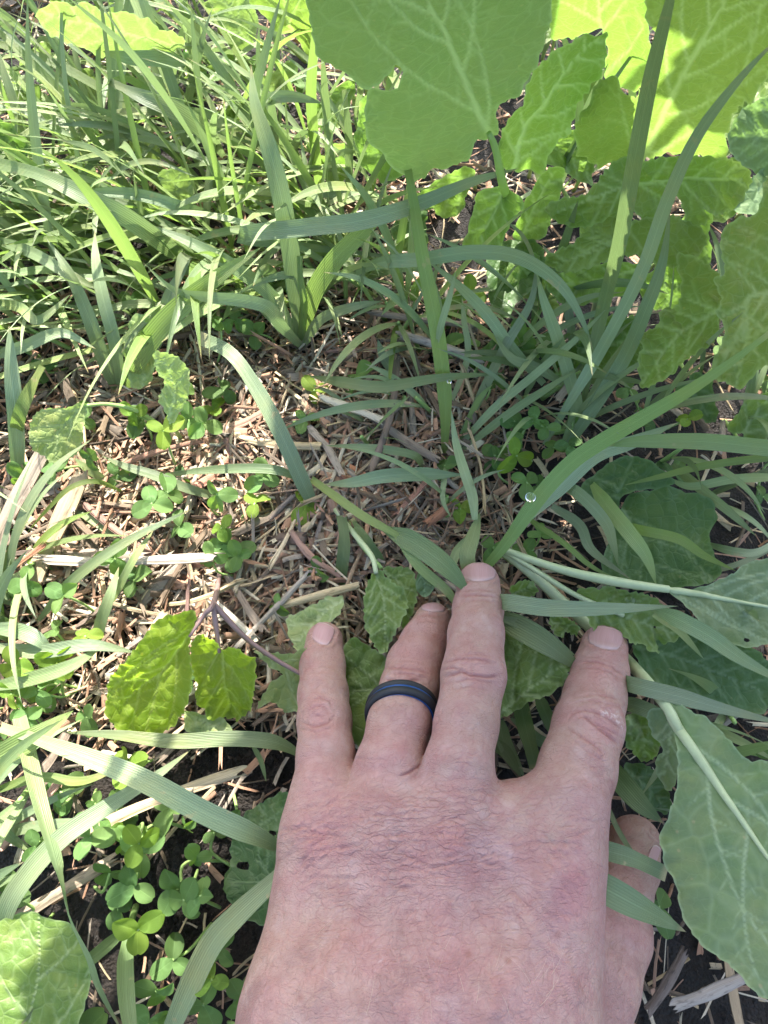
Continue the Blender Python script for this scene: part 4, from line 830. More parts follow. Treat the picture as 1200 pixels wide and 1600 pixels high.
# 6: small toothed leaves upper left
H_ = plant('radish_seedling', 300, 660, 0, "radish seedling with an upright toothed leaf and a paler toothed leaf to its left", 'radish seedling')
traced_leaf(H_, [(242, 550), (262, 549), (288, 562), (300, 588), (298, 612), (286, 636), (270, 660), (258, 640), (248, 622), (256, 598), (246, 578)], [(262, 658), (272, 610), (256, 556)], [(245, 555, 6), (300, 590, 5.4), (262, 655, 3.6)], 'bright', res=5, teeth=(3, 12), vsp=24, mw=2.2, seed=55)
traced_leaf(H_, [(133, 630), (104, 636), (66, 640), (50, 655), (46, 680), (54, 704), (68, 712), (84, 720), (106, 718), (126, 700), (132, 665)], [(130, 634), (100, 665), (68, 702)], [(132, 632, 4.2), (48, 670, 3.8), (100, 718, 2.6)], 'bright', res=5, teeth=(3, 11), fold=.06, vsp=28, mw=1.8, seed=56)
tube('stem', [W(285, 690, 0), W(272, 668, .022), W(264, 650, .036)], [.001, .0008], M['stem'], H_)
tube('stem', [W(280, 688, 0), W(220, 645, .025), W(170, 632, .035), W(132, 634, .041)], [.001, .0009, .0007], M['stem'], H_)
traced_leaf(H_, [(205, 500), (228, 492), (246, 520), (250, 560), (235, 598), (212, 605), (200, 570)], [(225, 604), (222, 550), (226, 500)], [(205, 500, 3.6), (250, 540, 3.2), (220, 605, 1.6)], 'bright', res=6, teeth=(3, 14), vsp=26, mw=2, seed=57)
# 7: background leaves in the upper left
I_ = plant('radish_plant', 270, 120, 0, "sunlit pale radish plant behind the cereal blades in the upper left corner", 'radish plant')
traced_leaf(I_, [(55, 22), (72, 6), (110, 4), (160, 8), (200, 18), (242, 32), (276, 44), (290, 70), (278, 84), (245, 86), (200, 84), (150, 78), (115, 66), (75, 46)], [(288, 78), (200, 52), (120, 34), (60, 22)], [(60, 20, 9.5), (280, 50, 8), (200, 86, 6.4)], 'young', res=6, teeth=(2.5, 16), vsp=34, mw=2.4, seed=58)
traced_leaf(I_, [(388, -20), (500, -20), (492, 50), (482, 90), (464, 62), (440, 50), (412, 22)], [(470, 85), (450, 30), (440, -20)], [(390, -10, 6.5), (500, 0, 6.5), (480, 90, 3.4)], 'radlime', res=6, teeth=(2, 22), vsp=34, mw=2.6, seed=59)
traced_leaf(I_, [(250, 266), (280, 260), (300, 274), (302, 306), (292, 325), (268, 326), (246, 318), (258, 300), (248, 282)], [(296, 325), (278, 295), (256, 268)], [(250, 268, 4.6), (300, 280, 4), (270, 325, 3)], 'young', res=6, teeth=(3, 12), vsp=26, mw=2, seed=60)
traced_leaf(I_, [(105, 290), (120, 268), (150, 276), (150, 310), (120, 322), (100, 312)], [(148, 312), (128, 295), (112, 278)], [(105, 290, 4.2), (150, 285, 3.8), (120, 322, 3)], 'young', res=6, teeth=(2, 12), vsp=24, mw=2, seed=61)
traced_leaf(I_, [(70, 335), (110, 325), (145, 335), (148, 375), (120, 385), (82, 375)], [(146, 355), (110, 352), (75, 348)], [(70, 340, 2.4), (145, 335, 2.4), (110, 385, 1.6)], 'radlime', res=6, teeth=(2, 16), vsp=26, mw=2, seed=62)
traced_leaf(I_, [(-10, 185), (18, 192), (36, 208), (50, 235), (46, 268), (24, 246), (-10, 228)], [(48, 262), (24, 225), (-8, 200)], [(-5, 190, 6), (48, 240, 5), (0, 228, 4.6)], 'raddark', res=6, teeth=(2, 18), vsp=26, mw=2, seed=63)
traced_leaf(I_, [(325, 0), (380, -15), (405, 20), (400, 60), (380, 80), (352, 50), (330, 30)], [(395, 75), (365, 30), (350, -5)], [(325, 0, 5), (405, 20, 5), (380, 80, 3)], 'young', res=6, teeth=(2, 18), vsp=26, mw=2, seed=64)
tube('petiole', [W(290, 82, .068), W(300, 130, .03), W(305, 150, 0)], [.0012, .0015], M['stem'], I_)
# 8: torn leaf left of the hand and the corner leaf
J_ = plant('radish_leaf', 430, 1400, 0.5, "dark torn radish leaf lying on black soil just left of the hand", 'radish leaf')
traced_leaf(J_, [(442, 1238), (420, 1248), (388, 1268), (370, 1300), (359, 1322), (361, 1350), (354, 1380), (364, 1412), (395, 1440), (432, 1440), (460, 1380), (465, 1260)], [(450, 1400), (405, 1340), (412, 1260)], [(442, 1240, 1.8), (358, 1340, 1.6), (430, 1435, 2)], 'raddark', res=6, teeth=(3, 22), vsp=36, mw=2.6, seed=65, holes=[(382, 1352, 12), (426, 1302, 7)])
K_ = plant('radish_leaf', 60, 1600, 1, "broad green radish leaf in the lower left corner with blade shadows across it", 'radish leaf')
traced_leaf(K_, [(-30, 1455), (0, 1438), (20, 1430), (50, 1424), (85, 1436), (112, 1444), (128, 1466), (142, 1500), (140, 1552), (126, 1600), (100, 1660), (-30, 1680)], [(40, 1690), (45, 1600), (60, 1520), (62, 1430)], [(-20, 1450, 3.8), (135, 1470, 3.6), (60, 1660, 3.2)], 'rad', res=6.5, teeth=(1.5, 26), puck=1.3, fold=.05, vsp=120, mw=2.2, seed=66)

# ------------------------------------------------------------------ cereal blades read from the photograph
GB = "cereal seedlings between the radishes"
def tuft(label, blades, cat='grass plant', group=None, foot=None):
    f = foot or blades[0][0][0]; r = root('cereal_seedling', W(f[0], f[1], max(0, f[2]) * .01)); tag(r, label, cat, group)
    for b in blades:
        pts, w, m = b[:3]; k = dict(b[3]) if len(b) > 3 else {}; nm = 'stem' if k.pop('stem', 0) else 'blade'
        traced_blade(nm, pts, w, m, r, **k)
    return r
SQ = {'tip': .55, 'base': .8}
tuft("long hooked blue-green blade with a clipped end arching over the straw mulch", [([(496, 800, .5), (478, 765, 1.6), (440, 680, 3.4), (400, 606, 4.2), (360, 552, 4.6), (310, 527, 4.2)], 25, 'grassblue', {'tip': .85, 'base': .3, 'fold': .2})], 'grass blade')
tuft("grey drooping cereal blade crossing above the hooked blade", [([(470, 540, 1), (440, 510, 4), (420, 482, 5.6), (380, 470, 6), (320, 464, 6), (270, 452, 5.6), (222, 408, 4.8)], 22, 'grassblue', {'twist': .8})], 'grass blade')
tuft("upright pale green cereal seedling with a straight stem below the big drooping leaf", [
    ([(694, 715, .2), (696, 640, 2), (690, 570, 3.6), (680, 500, 5.2), (660, 400, 6.8), (642, 290, 8.2), (632, 240, 8.8)], 24, 'grasslime', {'base': .35, 'tip': .5}),
    ([(683, 535, 4.4), (690, 505, 5.2), (702, 465, 6), (712, 425, 6.4)], 11, 'grass', {}),
    ([(742, 812, 2.6), (738, 775, 2.8), (725, 735, 3), (712, 690, 2.6), (705, 640, 3)], 16, 'grass', {}),
    ([(700, 720, .5), (695, 745, 1.6), (692, 780, 1.8), (705, 810, 1.8)], 9, 'grass', {})])
tuft("dark arching blade running left from under the big drooping leaf", [([(600, 400, 2), (380, 372, 5), (470, 356, 6.8), (560, 346, 7.4), (650, 320, 7.6), (740, 283, 7.8), (812, 263, 8)], 27, 'grassblue', {'base': .2})], 'grass blade', foot=(380, 420, 0))
tuft("curved blue-green blade bowing right and down to a sharp tip below the radish leaves", [([(520, 440, 2), (590, 412, 5.2), (660, 405, 6.2), (740, 394, 6.6), (810, 402, 6.6), (870, 440, 6.2), (905, 490, 5.4), (928, 550, 4.2)], 22, 'grassblue', {'base': .4})], 'grass blade')
tuft("tall upright cereal clump on the right with three long blades crossing the radish leaves", [
    ([(900, 690, .5), (925, 560, 3), (945, 470, 5.2), (968, 380, 9), (990, 260, 12.5), (1015, 130, 15.8), (1042, 20, 18.3), (1062, -60, 20)], 25, 'grass', {'base': .25, 'fold': .35}),
    ([(850, 695, .4), (895, 620, 2.4), (940, 545, 4.4), (1000, 430, 8), (1040, 320, 10.8), (1085, 220, 13.4), (1150, 130, 16), (1225, 50, 18)], 22, 'grassblue', {'base': .35, 'twist': .5}),
    ([(885, 700, .4), (925, 640, 2), (975, 560, 4), (1010, 480, 6.6), (1035, 410, 8.2), (1048, 320, 9.8)], 24, 'grassblue', {'twist': .6}),
    ([(880, 700, .3), (900, 640, 1.6), (890, 590, 2.6), (868, 520, 4), (850, 470, 5), (838, 425, 5.4)], 20, 'grass', {}),
    ([(890, 690, .3), (935, 600, 2.4), (985, 520, 4)], 13, 'grass', {})])
tuft("long sunlit blade sweeping in from the right edge down to the water drop", [
    ([(742, 905, 1.6), (790, 850, 2.8), (840, 780, 4), (890, 725, 4.8), (940, 690, 5.4), (1000, 655, 6), (1080, 608, 6.8), (1150, 560, 7.4), (1230, 500, 8)], 25, 'grasslime', {'base': .45, 'tip': .35}),
    ([(800, 830, 2.2), (880, 755, 3.4), (930, 710, 4.4), (990, 690, 5), (1060, 660, 5.6)], 28, 'grassblue', {'base': .4}),
    ([(860, 745, 2), (905, 772, 3.6), (945, 815, 3.8), (958, 850, 3.6), (966, 885, 3)], 20, 'grassblue', {'twist': -.8}),
    ([(862, 790, 1.6), (905, 820, 2.2), (925, 860, 2.6), (985, 905, 2.6)], 16, 'grassblue', {})])
tuft("bright broad blade lying level at the right edge", [([(1290, 705, 5.4), (1200, 700, 5.6), (1100, 690, 5.8), (1000, 690, 5.6), (948, 697, 5.2)], 26, 'grasslime', {'base': .9})], 'grass blade')
tuft("thin lime stalk lying level below the bright broad blade", [([(1290, 712, 4.6), (1200, 715, 4.6), (1100, 728, 4.2), (1030, 745, 3.6), (975, 758, 3.2)], 12, 'grasslime', {'base': .9}), ([(1250, 745, 3), (1150, 748, 3), (1080, 760, 2.6), (1040, 745, 2.4)], 14, 'grass', {})], 'grass blade')
tuft("spear-shaped grey blade lying level over the straw left of the upright stem", [([(722, 742, 1.6), (660, 741, 2.2), (600, 744, 2.6), (550, 754, 2.4), (505, 757, 2)], 22, 'grassblue', {'base': .12, 'tip': 0})], 'grass blade')
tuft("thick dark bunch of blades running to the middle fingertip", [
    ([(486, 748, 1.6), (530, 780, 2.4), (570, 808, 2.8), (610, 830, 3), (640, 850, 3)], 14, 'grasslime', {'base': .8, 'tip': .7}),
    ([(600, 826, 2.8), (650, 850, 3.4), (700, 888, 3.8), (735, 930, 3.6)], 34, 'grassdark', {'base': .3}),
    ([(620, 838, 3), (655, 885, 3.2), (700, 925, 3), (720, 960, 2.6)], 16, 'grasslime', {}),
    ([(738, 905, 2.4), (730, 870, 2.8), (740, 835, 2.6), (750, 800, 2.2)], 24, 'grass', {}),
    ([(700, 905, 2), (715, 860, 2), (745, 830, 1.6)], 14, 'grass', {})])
tuft("level green blade passing behind the upright stem above the straw", [([(485, 588, 1.8), (540, 598, 3), (600, 604, 3.4), (690, 590, 3.4), (790, 583, 3)], 18, 'grass', {'base': .15})], 'grass blade')
tuft("slim pale blade curling over the mulch left of the upright stem", [([(660, 730, .5), (648, 712, 1.6), (600, 702, 2), (555, 698, 2), (508, 696, 1.8)], 13, 'grass', {})], 'grass blade')
tuft("pale sunlit seedling blades lying across the straw on the left", [
    ([(335, 775, .8), (290, 762, 1.8), (240, 742, 2.2), (195, 728, 2.2), (158, 712, 1.8)], 15, 'grass', {'base': .8}),
    ([(470, 750, 1.6), (430, 734, 2.2), (370, 732, 2.2), (310, 736, 1.8), (262, 742, 1.4)], 15, 'grass', {'base': .4, 'tip': .5}),
    ([(190, 768, .8), (150, 752, 2), (110, 762, 2.4), (75, 795, 2), (40, 835, 1)], 8, 'grasslime', {}),
    ([(165, 750, .8), (140, 735, 1.6), (115, 715, 2)], 13, 'grass', {}),
    ([(195, 845, .8), (160, 820, 1), (118, 800, 1)], 17, 'grass', {'tip': .5})])
tuft("long waxy blade slanting across the lower left down to the hand", [([(450, 1330, 2.6), (400, 1306, 4.2), (320, 1270, 5), (230, 1222, 5.4), (150, 1188, 5.2), (60, 1156, 4.4), (0, 1136, 3.4)], 34, 'grassblue', {'base': .35, 'tip': .5, 'fold': .3})], 'grass blade')
tuft("pale level blade below the glowing lime leaves", [([(475, 1182, 2), (430, 1160, 2.8), (360, 1154, 3.2), (270, 1158, 3.2), (180, 1148, 3), (98, 1144, 2.6)], 24, 'grass', {'base': .3}), ([(395, 1165, 2), (408, 1190, 1.6), (416, 1222, 1.2)], 8, 'grass', {})], 'grass blade')
tuft("dark broad blade curving down left of the wrist", [([(262, 1620, 2), (295, 1545, 3), (330, 1475, 3.4), (370, 1430, 3.6), (435, 1368, 3.6), (450, 1340, 3.2)], 36, 'grassblue', {'base': .7}), ([(440, 1480, 1.6), (395, 1520, 2), (370, 1560, 1.6), (360, 1600, 1)], 10, 'grass', {})])
tuft("tall arching blade in the lower left leaning to the glowing leaves", [([(-10, 1520, 2), (6, 1430, 4), (40, 1370, 4.6), (95, 1310, 4.6), (165, 1262, 4.2), (240, 1215, 3.6), (300, 1170, 3)], 30, 'grass', {'base': .8})], 'grass blade')
tuft("twisted hanging blade over the shadowed corner leaf", [([(30, 1120, 3), (45, 1180, 3.8), (62, 1250, 4.6), (88, 1340, 4.8), (95, 1370, 4.8), (112, 1440, 4.6), (140, 1500, 4.4), (155, 1545, 3.6), (195, 1620, 2)], 30, 'grass', {'twist': 2.6, 'base': .8})], 'grass blade')
tuft("bright lime blade glowing at the left edge above the waxy blade", [([(-30, 1200, 3), (20, 1170, 3.8), (60, 1148, 4), (115, 1110, 3.4)], 36, 'grasslime', {'base': .9}), ([(-20, 1075, 2), (50, 1060, 2.8), (110, 1040, 3), (160, 1010, 2.6)], 22, 'grass', {}), ([(-20, 1010, 2), (60, 1018, 2.8), (140, 1008, 3), (215, 1020, 2.2)], 22, 'grassblue', {}), ([(-20, 980, 2.4), (30, 986, 3), (60, 1000, 3), (85, 1025, 2.4)], 24, 'grassblue', {}), ([(-20, 1240, 1.6), (60, 1215, 2.6), (130, 1220, 2.8), (205, 1190, 2)], 15, 'grasslime', {})])
tuft("dark bluish blade pointing right from between middle and index fingertips", [([(770, 938, 3.2), (800, 942, 4.2), (860, 950, 4.6), (950, 951, 4.6), (1060, 947, 4)], 27, 'grassblue', {'base': .8, 'fold': .1})], 'grass blade')
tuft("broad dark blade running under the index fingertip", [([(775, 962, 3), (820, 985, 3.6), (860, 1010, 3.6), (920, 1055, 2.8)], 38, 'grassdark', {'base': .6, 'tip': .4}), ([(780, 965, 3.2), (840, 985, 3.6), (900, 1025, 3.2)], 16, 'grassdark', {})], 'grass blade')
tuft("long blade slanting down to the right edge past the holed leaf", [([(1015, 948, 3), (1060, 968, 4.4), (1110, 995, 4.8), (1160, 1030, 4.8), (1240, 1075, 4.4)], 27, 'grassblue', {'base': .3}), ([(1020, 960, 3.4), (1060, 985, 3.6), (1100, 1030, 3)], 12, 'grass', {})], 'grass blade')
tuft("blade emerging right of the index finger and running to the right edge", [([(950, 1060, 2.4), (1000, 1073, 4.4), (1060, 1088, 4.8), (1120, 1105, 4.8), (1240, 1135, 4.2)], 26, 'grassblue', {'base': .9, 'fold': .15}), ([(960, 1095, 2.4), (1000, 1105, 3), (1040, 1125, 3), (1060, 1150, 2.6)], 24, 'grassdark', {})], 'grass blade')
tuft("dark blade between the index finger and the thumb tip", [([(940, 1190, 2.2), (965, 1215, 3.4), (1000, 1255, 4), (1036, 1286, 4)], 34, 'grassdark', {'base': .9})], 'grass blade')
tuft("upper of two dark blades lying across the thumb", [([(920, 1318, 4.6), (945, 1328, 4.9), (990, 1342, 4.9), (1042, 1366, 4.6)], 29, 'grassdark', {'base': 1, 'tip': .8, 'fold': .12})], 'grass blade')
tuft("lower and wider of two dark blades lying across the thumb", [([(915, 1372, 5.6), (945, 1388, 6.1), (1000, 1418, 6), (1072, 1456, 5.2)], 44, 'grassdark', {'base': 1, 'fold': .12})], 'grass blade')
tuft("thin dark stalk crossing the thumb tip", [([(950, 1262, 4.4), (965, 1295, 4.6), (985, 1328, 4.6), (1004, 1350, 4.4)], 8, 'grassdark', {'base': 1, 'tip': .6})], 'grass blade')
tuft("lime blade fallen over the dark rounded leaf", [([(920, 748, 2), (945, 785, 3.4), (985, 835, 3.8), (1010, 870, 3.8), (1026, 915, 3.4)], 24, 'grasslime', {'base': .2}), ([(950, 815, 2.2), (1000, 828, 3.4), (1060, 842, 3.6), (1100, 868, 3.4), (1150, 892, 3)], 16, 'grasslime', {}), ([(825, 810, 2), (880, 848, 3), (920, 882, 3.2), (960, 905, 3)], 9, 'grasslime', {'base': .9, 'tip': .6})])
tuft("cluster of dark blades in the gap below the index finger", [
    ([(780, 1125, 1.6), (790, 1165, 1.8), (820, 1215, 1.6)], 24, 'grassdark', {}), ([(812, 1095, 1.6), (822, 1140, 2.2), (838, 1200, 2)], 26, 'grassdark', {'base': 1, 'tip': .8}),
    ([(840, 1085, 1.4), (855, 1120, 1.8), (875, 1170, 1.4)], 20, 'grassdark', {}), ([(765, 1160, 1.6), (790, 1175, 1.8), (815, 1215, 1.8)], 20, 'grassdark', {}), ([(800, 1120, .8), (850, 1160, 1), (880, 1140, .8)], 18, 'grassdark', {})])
tuft("short blade pair at the right middle edge over bare soil", [([(1050, 725, 1.6), (1090, 760, 2.6), (1140, 800, 2.8), (1182, 838, 2.2)], 15, 'grass', {}), ([(1105, 850, 1.6), (1150, 862, 2.4), (1190, 860, 2.4), (1240, 820, 2)], 13, 'grassblue', {}), ([(1070, 895, 1.6), (1130, 888, 2.2), (1180, 870, 2.4), (1240, 840, 2)], 9, 'grassblue', {})])
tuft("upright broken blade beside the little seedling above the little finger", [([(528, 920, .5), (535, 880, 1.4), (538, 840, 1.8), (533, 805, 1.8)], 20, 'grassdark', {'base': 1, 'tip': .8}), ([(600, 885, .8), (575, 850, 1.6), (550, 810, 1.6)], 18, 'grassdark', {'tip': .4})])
tuft("pale upright blade among straw above the long pale straw", [([(148, 1012, .6), (158, 970, 1.6), (172, 930, 2.2), (186, 885, 2.2)], 18, 'grass', {'base': .7}), ([(60, 970, 1), (115, 905, 2.4), (200, 845, 2.8), (300, 795, 2.4)], 16, 'grassblue', {'base': .4}), ([(175, 940, 1.4), (205, 880, 2.4), (240, 828, 2.4)], 12, 'grass', {})])
tuft("long sunlit blade running in from the left edge below the dark leaf", [([(295, 415, 1), (270, 392, 4), (200, 342, 7), (140, 310, 8), (60, 272, 8.4), (-30, 250, 8)], 30, 'grass', {'base': .15, 'tip': .6})], 'grass blade')
tuft("broad bright blade slanting up from the left centre clump", [
    ([(190, 615, .5), (215, 560, 3), (260, 500, 4.8), (330, 440, 6.2), (410, 385, 7)], 34, 'grasslime', {'base': .4}),
    ([(190, 615, .4), (180, 540, 3), (162, 470, 4.6), (150, 410, 5.4), (148, 360, 5.6)], 20, 'grass', {}),
    ([(185, 615, .4), (165, 570, 2), (140, 500, 4), (110, 430, 5.4), (72, 372, 6)], 22, 'grass', {'twist': .5}),
    ([(200, 615, .4), (250, 520, 2.6), (265, 460, 4), (300, 400, 5)], 20, 'grassblue', {})])
tuft("sunlit clump arching left and right in the centre of the cereal thicket", [
    ([(470, 545, .3), (485, 470, 3.2), (520, 410, 5), (570, 360, 6.2), (610, 325, 6.8)], 30, 'grasslime', {'base': .3}),
    ([(470, 545, .3), (462, 470, 3), (455, 400, 5), (440, 310, 7.4), (420, 230, 9), (398, 160, 10), (392, 100, 10.6)], 30, 'grass', {'base': .35, 'fold': .5}),
    ([(468, 545, .3), (430, 470, 3), (370, 420, 4.6), (300, 380, 5.4), (230, 350, 5.6)], 22, 'grass', {}),
    ([(472, 545, .3), (500, 500, 2.4), (550, 480, 3.4), (600, 470, 3.6)], 16, 'grass', {}),
    ([(470, 545, .3), (475, 480, 3), (470, 440, 4.2), (468, 400, 5)], 12, 'grasslime', {'base': .9, 'tip': .7})])
tuft("tall pair of upright blades at the left margin of the big drooping leaf", [
    ([(500, 300, 1), (492, 230, 4.4), (486, 150, 7), (490, 80, 9), (494, 10, 10.8)], 17, 'grasslime', {'base': .9, 'tip': .6}),
    ([(515, 310, 1), (514, 230, 4), (508, 150, 6.6), (503, 70, 9)], 14, 'grass', {'base': .9}),
    ([(545, 310, 1), (545, 220, 4), (538, 140, 6.4)], 13, 'grass', {'base': .9, 'tip': .6}),
    ([(400, 230, 4), (398, 150, 7.4), (415, 80, 9.4), (440, -10, 11.4)], 16, 'grassblue', {'twist': .8}),
    ([(405, 165, 7), (430, 152, 7.8), (465, 152, 7.8), (503, 161, 7.2)], 17, 'grassblue', {'base': .3})])
tuft("pale blade angled down right in the upper left thicket", [([(350, 245, 3), (320, 205, 6), (270, 170, 7.4), (220, 150, 7.8), (168, 126, 7.8)], 28, 'grass', {'base': .3, 'tip': .4}), ([(345, 340, 2), (290, 325, 5), (220, 305, 6), (160, 300, 6.2), (125, 304, 6)], 18, 'grassblue', {'base': .4}), ([(300, 100, 6), (250, 92, 7), (200, 90, 7.2), (160, 80, 7)], 22, 'grassblue', {'base': .1})])
tuft("upright blades by the left edge beside the palest toothed leaf", [
    ([(28, 745, .6), (25, 660, 3), (18, 580, 4.6), (14, 508, 5.6)], 24, 'grassblue', {'base': .8}), ([(20, 705, 1.4), (30, 650, 3.4), (46, 610, 4), (66, 572, 4.2)], 20, 'grasslime', {'tip': .5}),
    ([(-20, 470, 3), (30, 480, 4.6), (60, 500, 4.8), (110, 460, 5)], 16, 'grass', {}), ([(-20, 560, 3), (40, 540, 4.2), (95, 520, 4.2), (150, 545, 3.6)], 18, 'grassblue', {}), ([(-20, 370, 4), (50, 395, 5.2), (110, 430, 5.2), (160, 455, 4.6)], 18, 'grass', {})])
tuft("fan of slim blades right of the upright stem", [
    ([(715, 700, .3), (770, 640, 2), (830, 590, 3.2), (900, 530, 4.2), (950, 480, 4.8)], 13, 'grass', {}), ([(720, 705, .3), (790, 650, 1.8), (850, 610, 2.6), (905, 575, 3)], 13, 'grass', {}),
    ([(712, 700, .3), (760, 600, 2), (790, 540, 3.4), (830, 470, 4.6), (840, 400, 5.4)], 15, 'grassblue', {}), ([(715, 700, .3), (745, 630, 1.6), (770, 600, 2.2)], 9, 'grasslime', {}),
    ([(700, 640, .6), (730, 560, 2.4), (725, 500, 3.2), (722, 465, 3.6)], 10, 'grass', {}), ([(850, 600, 1.6), (800, 545, 3.2), (760, 490, 4.4), (715, 445, 5), (665, 405, 5.2)], 18, 'grassblue', {}),
    ([(880, 600, 1.8), (840, 575, 3), (800, 560, 3.4), (770, 520, 3.8)], 15, 'grass', {}), ([(620, 590, .5), (600, 560, 1.6), (590, 530, 2.2)], 14, 'grassblue', {})])

# ------------------------------------------------------------------ unseen tall radish, added so its crown shades the hand from the sun
Z_ = root('radish_plant', (.12, .62, 0)); tag(Z_, "unseen tall radish plant added beyond the top edge, its high crown shading the hand", 'radish plant')
def shade_leaf(foot, base, tip, width, seed, mat='radgrey', roll=0.0):
    """a whole lobed leaf out of view, placed for its shade: petiole from the ground, blade from base to tip"""
    rr = random.Random(seed); base = np.array(base, float); tip = np.array(tip, float); L = np.linalg.norm(tip - base); d = (tip - base) / L
    sd = np.cross(d, [0, 0, 1.0]); sd /= np.linalg.norm(sd); up = np.cross(sd, d); sd = sd * math.cos(roll) + up * math.sin(roll); up = np.cross(sd, d); n, c = 44, 22; V = []; ve = []
    for i in range(n + 1):
        s = i / n; lob = 1 + .13 * math.sin(s * 31 + seed) + .06 * math.sin(s * 83); w = width * .5 * lob * (math.sin(math.pi * min(1, (.08 + .92 * s)) ** 1.15) ** .6 if s < .999 else .05)
        for j in range(c + 1):
            u = j / c * 2 - 1; q = base + d * L * s + sd * w * u
            V.append(q + up * (-.10 * width * (s * 2 - 1) ** 2 + .10 * abs(u) * width + .045 * width * math.sin(u * 6 + s * 14 + seed) * abs(u) - .02 * (s ** 2)))
            ve.append(max(math.exp(-(u * w / .003) ** 2), .7 * math.exp(-(((s * 9 - abs(u) * 1.6) % 1 - .5) / .06) ** 2)))
    F = [(i * (c + 1) + j, i * (c + 1) + j + 1, (i + 1) * (c + 1) + j + 1, (i + 1) * (c + 1) + j) for i in range(n) for j in range(c)]
    part('leaf', V, F, M[mat], Z_, attrs={'vein': ve})
    f = np.array(foot, float); tube('petiole', [f, f * .4 + base * .6 + np.array([0, .05, .02]), base, base + d * L * .5 + up * -.001], [.0045, .0035, .003, .001], M['stempale'], Z_, 20)
for k, (bs, tp, w) in enumerate([((.022, .50, .36), (.006, .19, .352), .15), ((.008, .40, .40), (.010, .085, .345), .155), ((-.09, .21, .345), (-.075, .12, .32), .05), ((.045, .30, .37), (.035, .03, .325), .13), ((.14, .46, .38), (.125, .22, .37), .13), ((.15, .30, .40), (.115, .04, .335), .12),  ((.112, .38, .39), (.092, .13, .355), .10),
                                 ((.21, .30, .39), (.19, .07, .34), .11)]):
    shade_leaf((.12 + .01 * (k % 3), .60 + .01 * (k % 2), 0), bs, tp, w, k + 1)

fr = random.Random(77)
def filler(x, y, z, r, mat, par):
    a0 = fr.uniform(-1.2, 1.2) + (math.pi / 2 if y < 500 else 0); n = 15; ol = []
    for i in range(n):
        q = 2 * math.pi * i / n; rr_ = r * (1 + .22 * math.sin(3 * q + a0 * 3) + fr.uniform(-.1, .1)); u, v = math.cos(q) * rr_ * .62, math.sin(q) * rr_
        ol.append((x + u * math.sin(a0) + v * math.cos(a0), y - u * math.cos(a0) * .9 + v * math.sin(a0) * .9))
    mr = [(x - r * .95 * math.cos(a0), y - r * .85 * math.sin(a0)), (x + fr.uniform(-4, 4), y), (x + r * .9 * math.cos(a0), y + r * .8 * math.sin(a0))]
    t1, t2 = fr.uniform(-.8, .8), fr.uniform(-1, 1)
    traced_leaf(par, ol, mr, [(x - r, y, z + t1), (x + r, y, z - t1 * .5), (x, y - r, z + 1.2 + t2 * .4)], mat, res=7, teeth=(3, 18), fold=.15, ruffle=4, vsp=max(22, r * .5), mw=2.6, seed=fr.randrange(999))
    p = W(mr[0][0], mr[0][1], z * .01); tube('petiole', [p, p * np.array([1, 1, .4]) + np.array([.004, .012, 0]), p * np.array([1, 1, 0]) + np.array([.006, .02, 0])], [.0007, .0012], M['stem'], par, 8)
L_ = root('radish_plant', W(900, 420, 0)); tag(L_, "low shaded radish plant filling the gaps beneath the large upper right leaves", 'radish plant')
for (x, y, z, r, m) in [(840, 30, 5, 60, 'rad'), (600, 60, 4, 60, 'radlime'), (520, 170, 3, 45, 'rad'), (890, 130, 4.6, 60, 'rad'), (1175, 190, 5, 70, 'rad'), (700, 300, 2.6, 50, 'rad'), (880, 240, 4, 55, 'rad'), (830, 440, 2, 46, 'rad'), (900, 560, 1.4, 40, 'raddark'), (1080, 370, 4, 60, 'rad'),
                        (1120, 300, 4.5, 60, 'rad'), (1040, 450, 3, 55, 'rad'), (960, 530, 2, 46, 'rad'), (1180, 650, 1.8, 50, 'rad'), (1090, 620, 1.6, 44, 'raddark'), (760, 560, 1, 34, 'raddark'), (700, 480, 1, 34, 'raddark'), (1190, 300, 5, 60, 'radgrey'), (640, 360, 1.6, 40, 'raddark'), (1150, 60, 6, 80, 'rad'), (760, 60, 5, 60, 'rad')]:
    filler(x, y, z, r, m, L_)
N_ = root('radish_seedling', W(300, 200, 0)); tag(N_, "small pale radish seedlings' leaves half hidden in the upper left cereal thicket", 'radish seedling')
for (x, y, z, r, m) in [(130, 130, 2.5, 34, 'young'), (60, 90, 3, 30, 'young'), (230, 230, 2, 30, 'young'), (430, 130, 3, 40, 'young'), (350, 180, 2, 34, 'rad'), (520, 250, 2, 36, 'rad'), (200, 420, 1.4, 30, 'young'), (30, 330, 2, 34, 'young'), (390, 300, 1.6, 30, 'rad'), (320, 470, 1.6, 30, 'young'), (60, 480, 1.6, 30, 'rad')]:
    filler(x, y, z, r, m, N_)
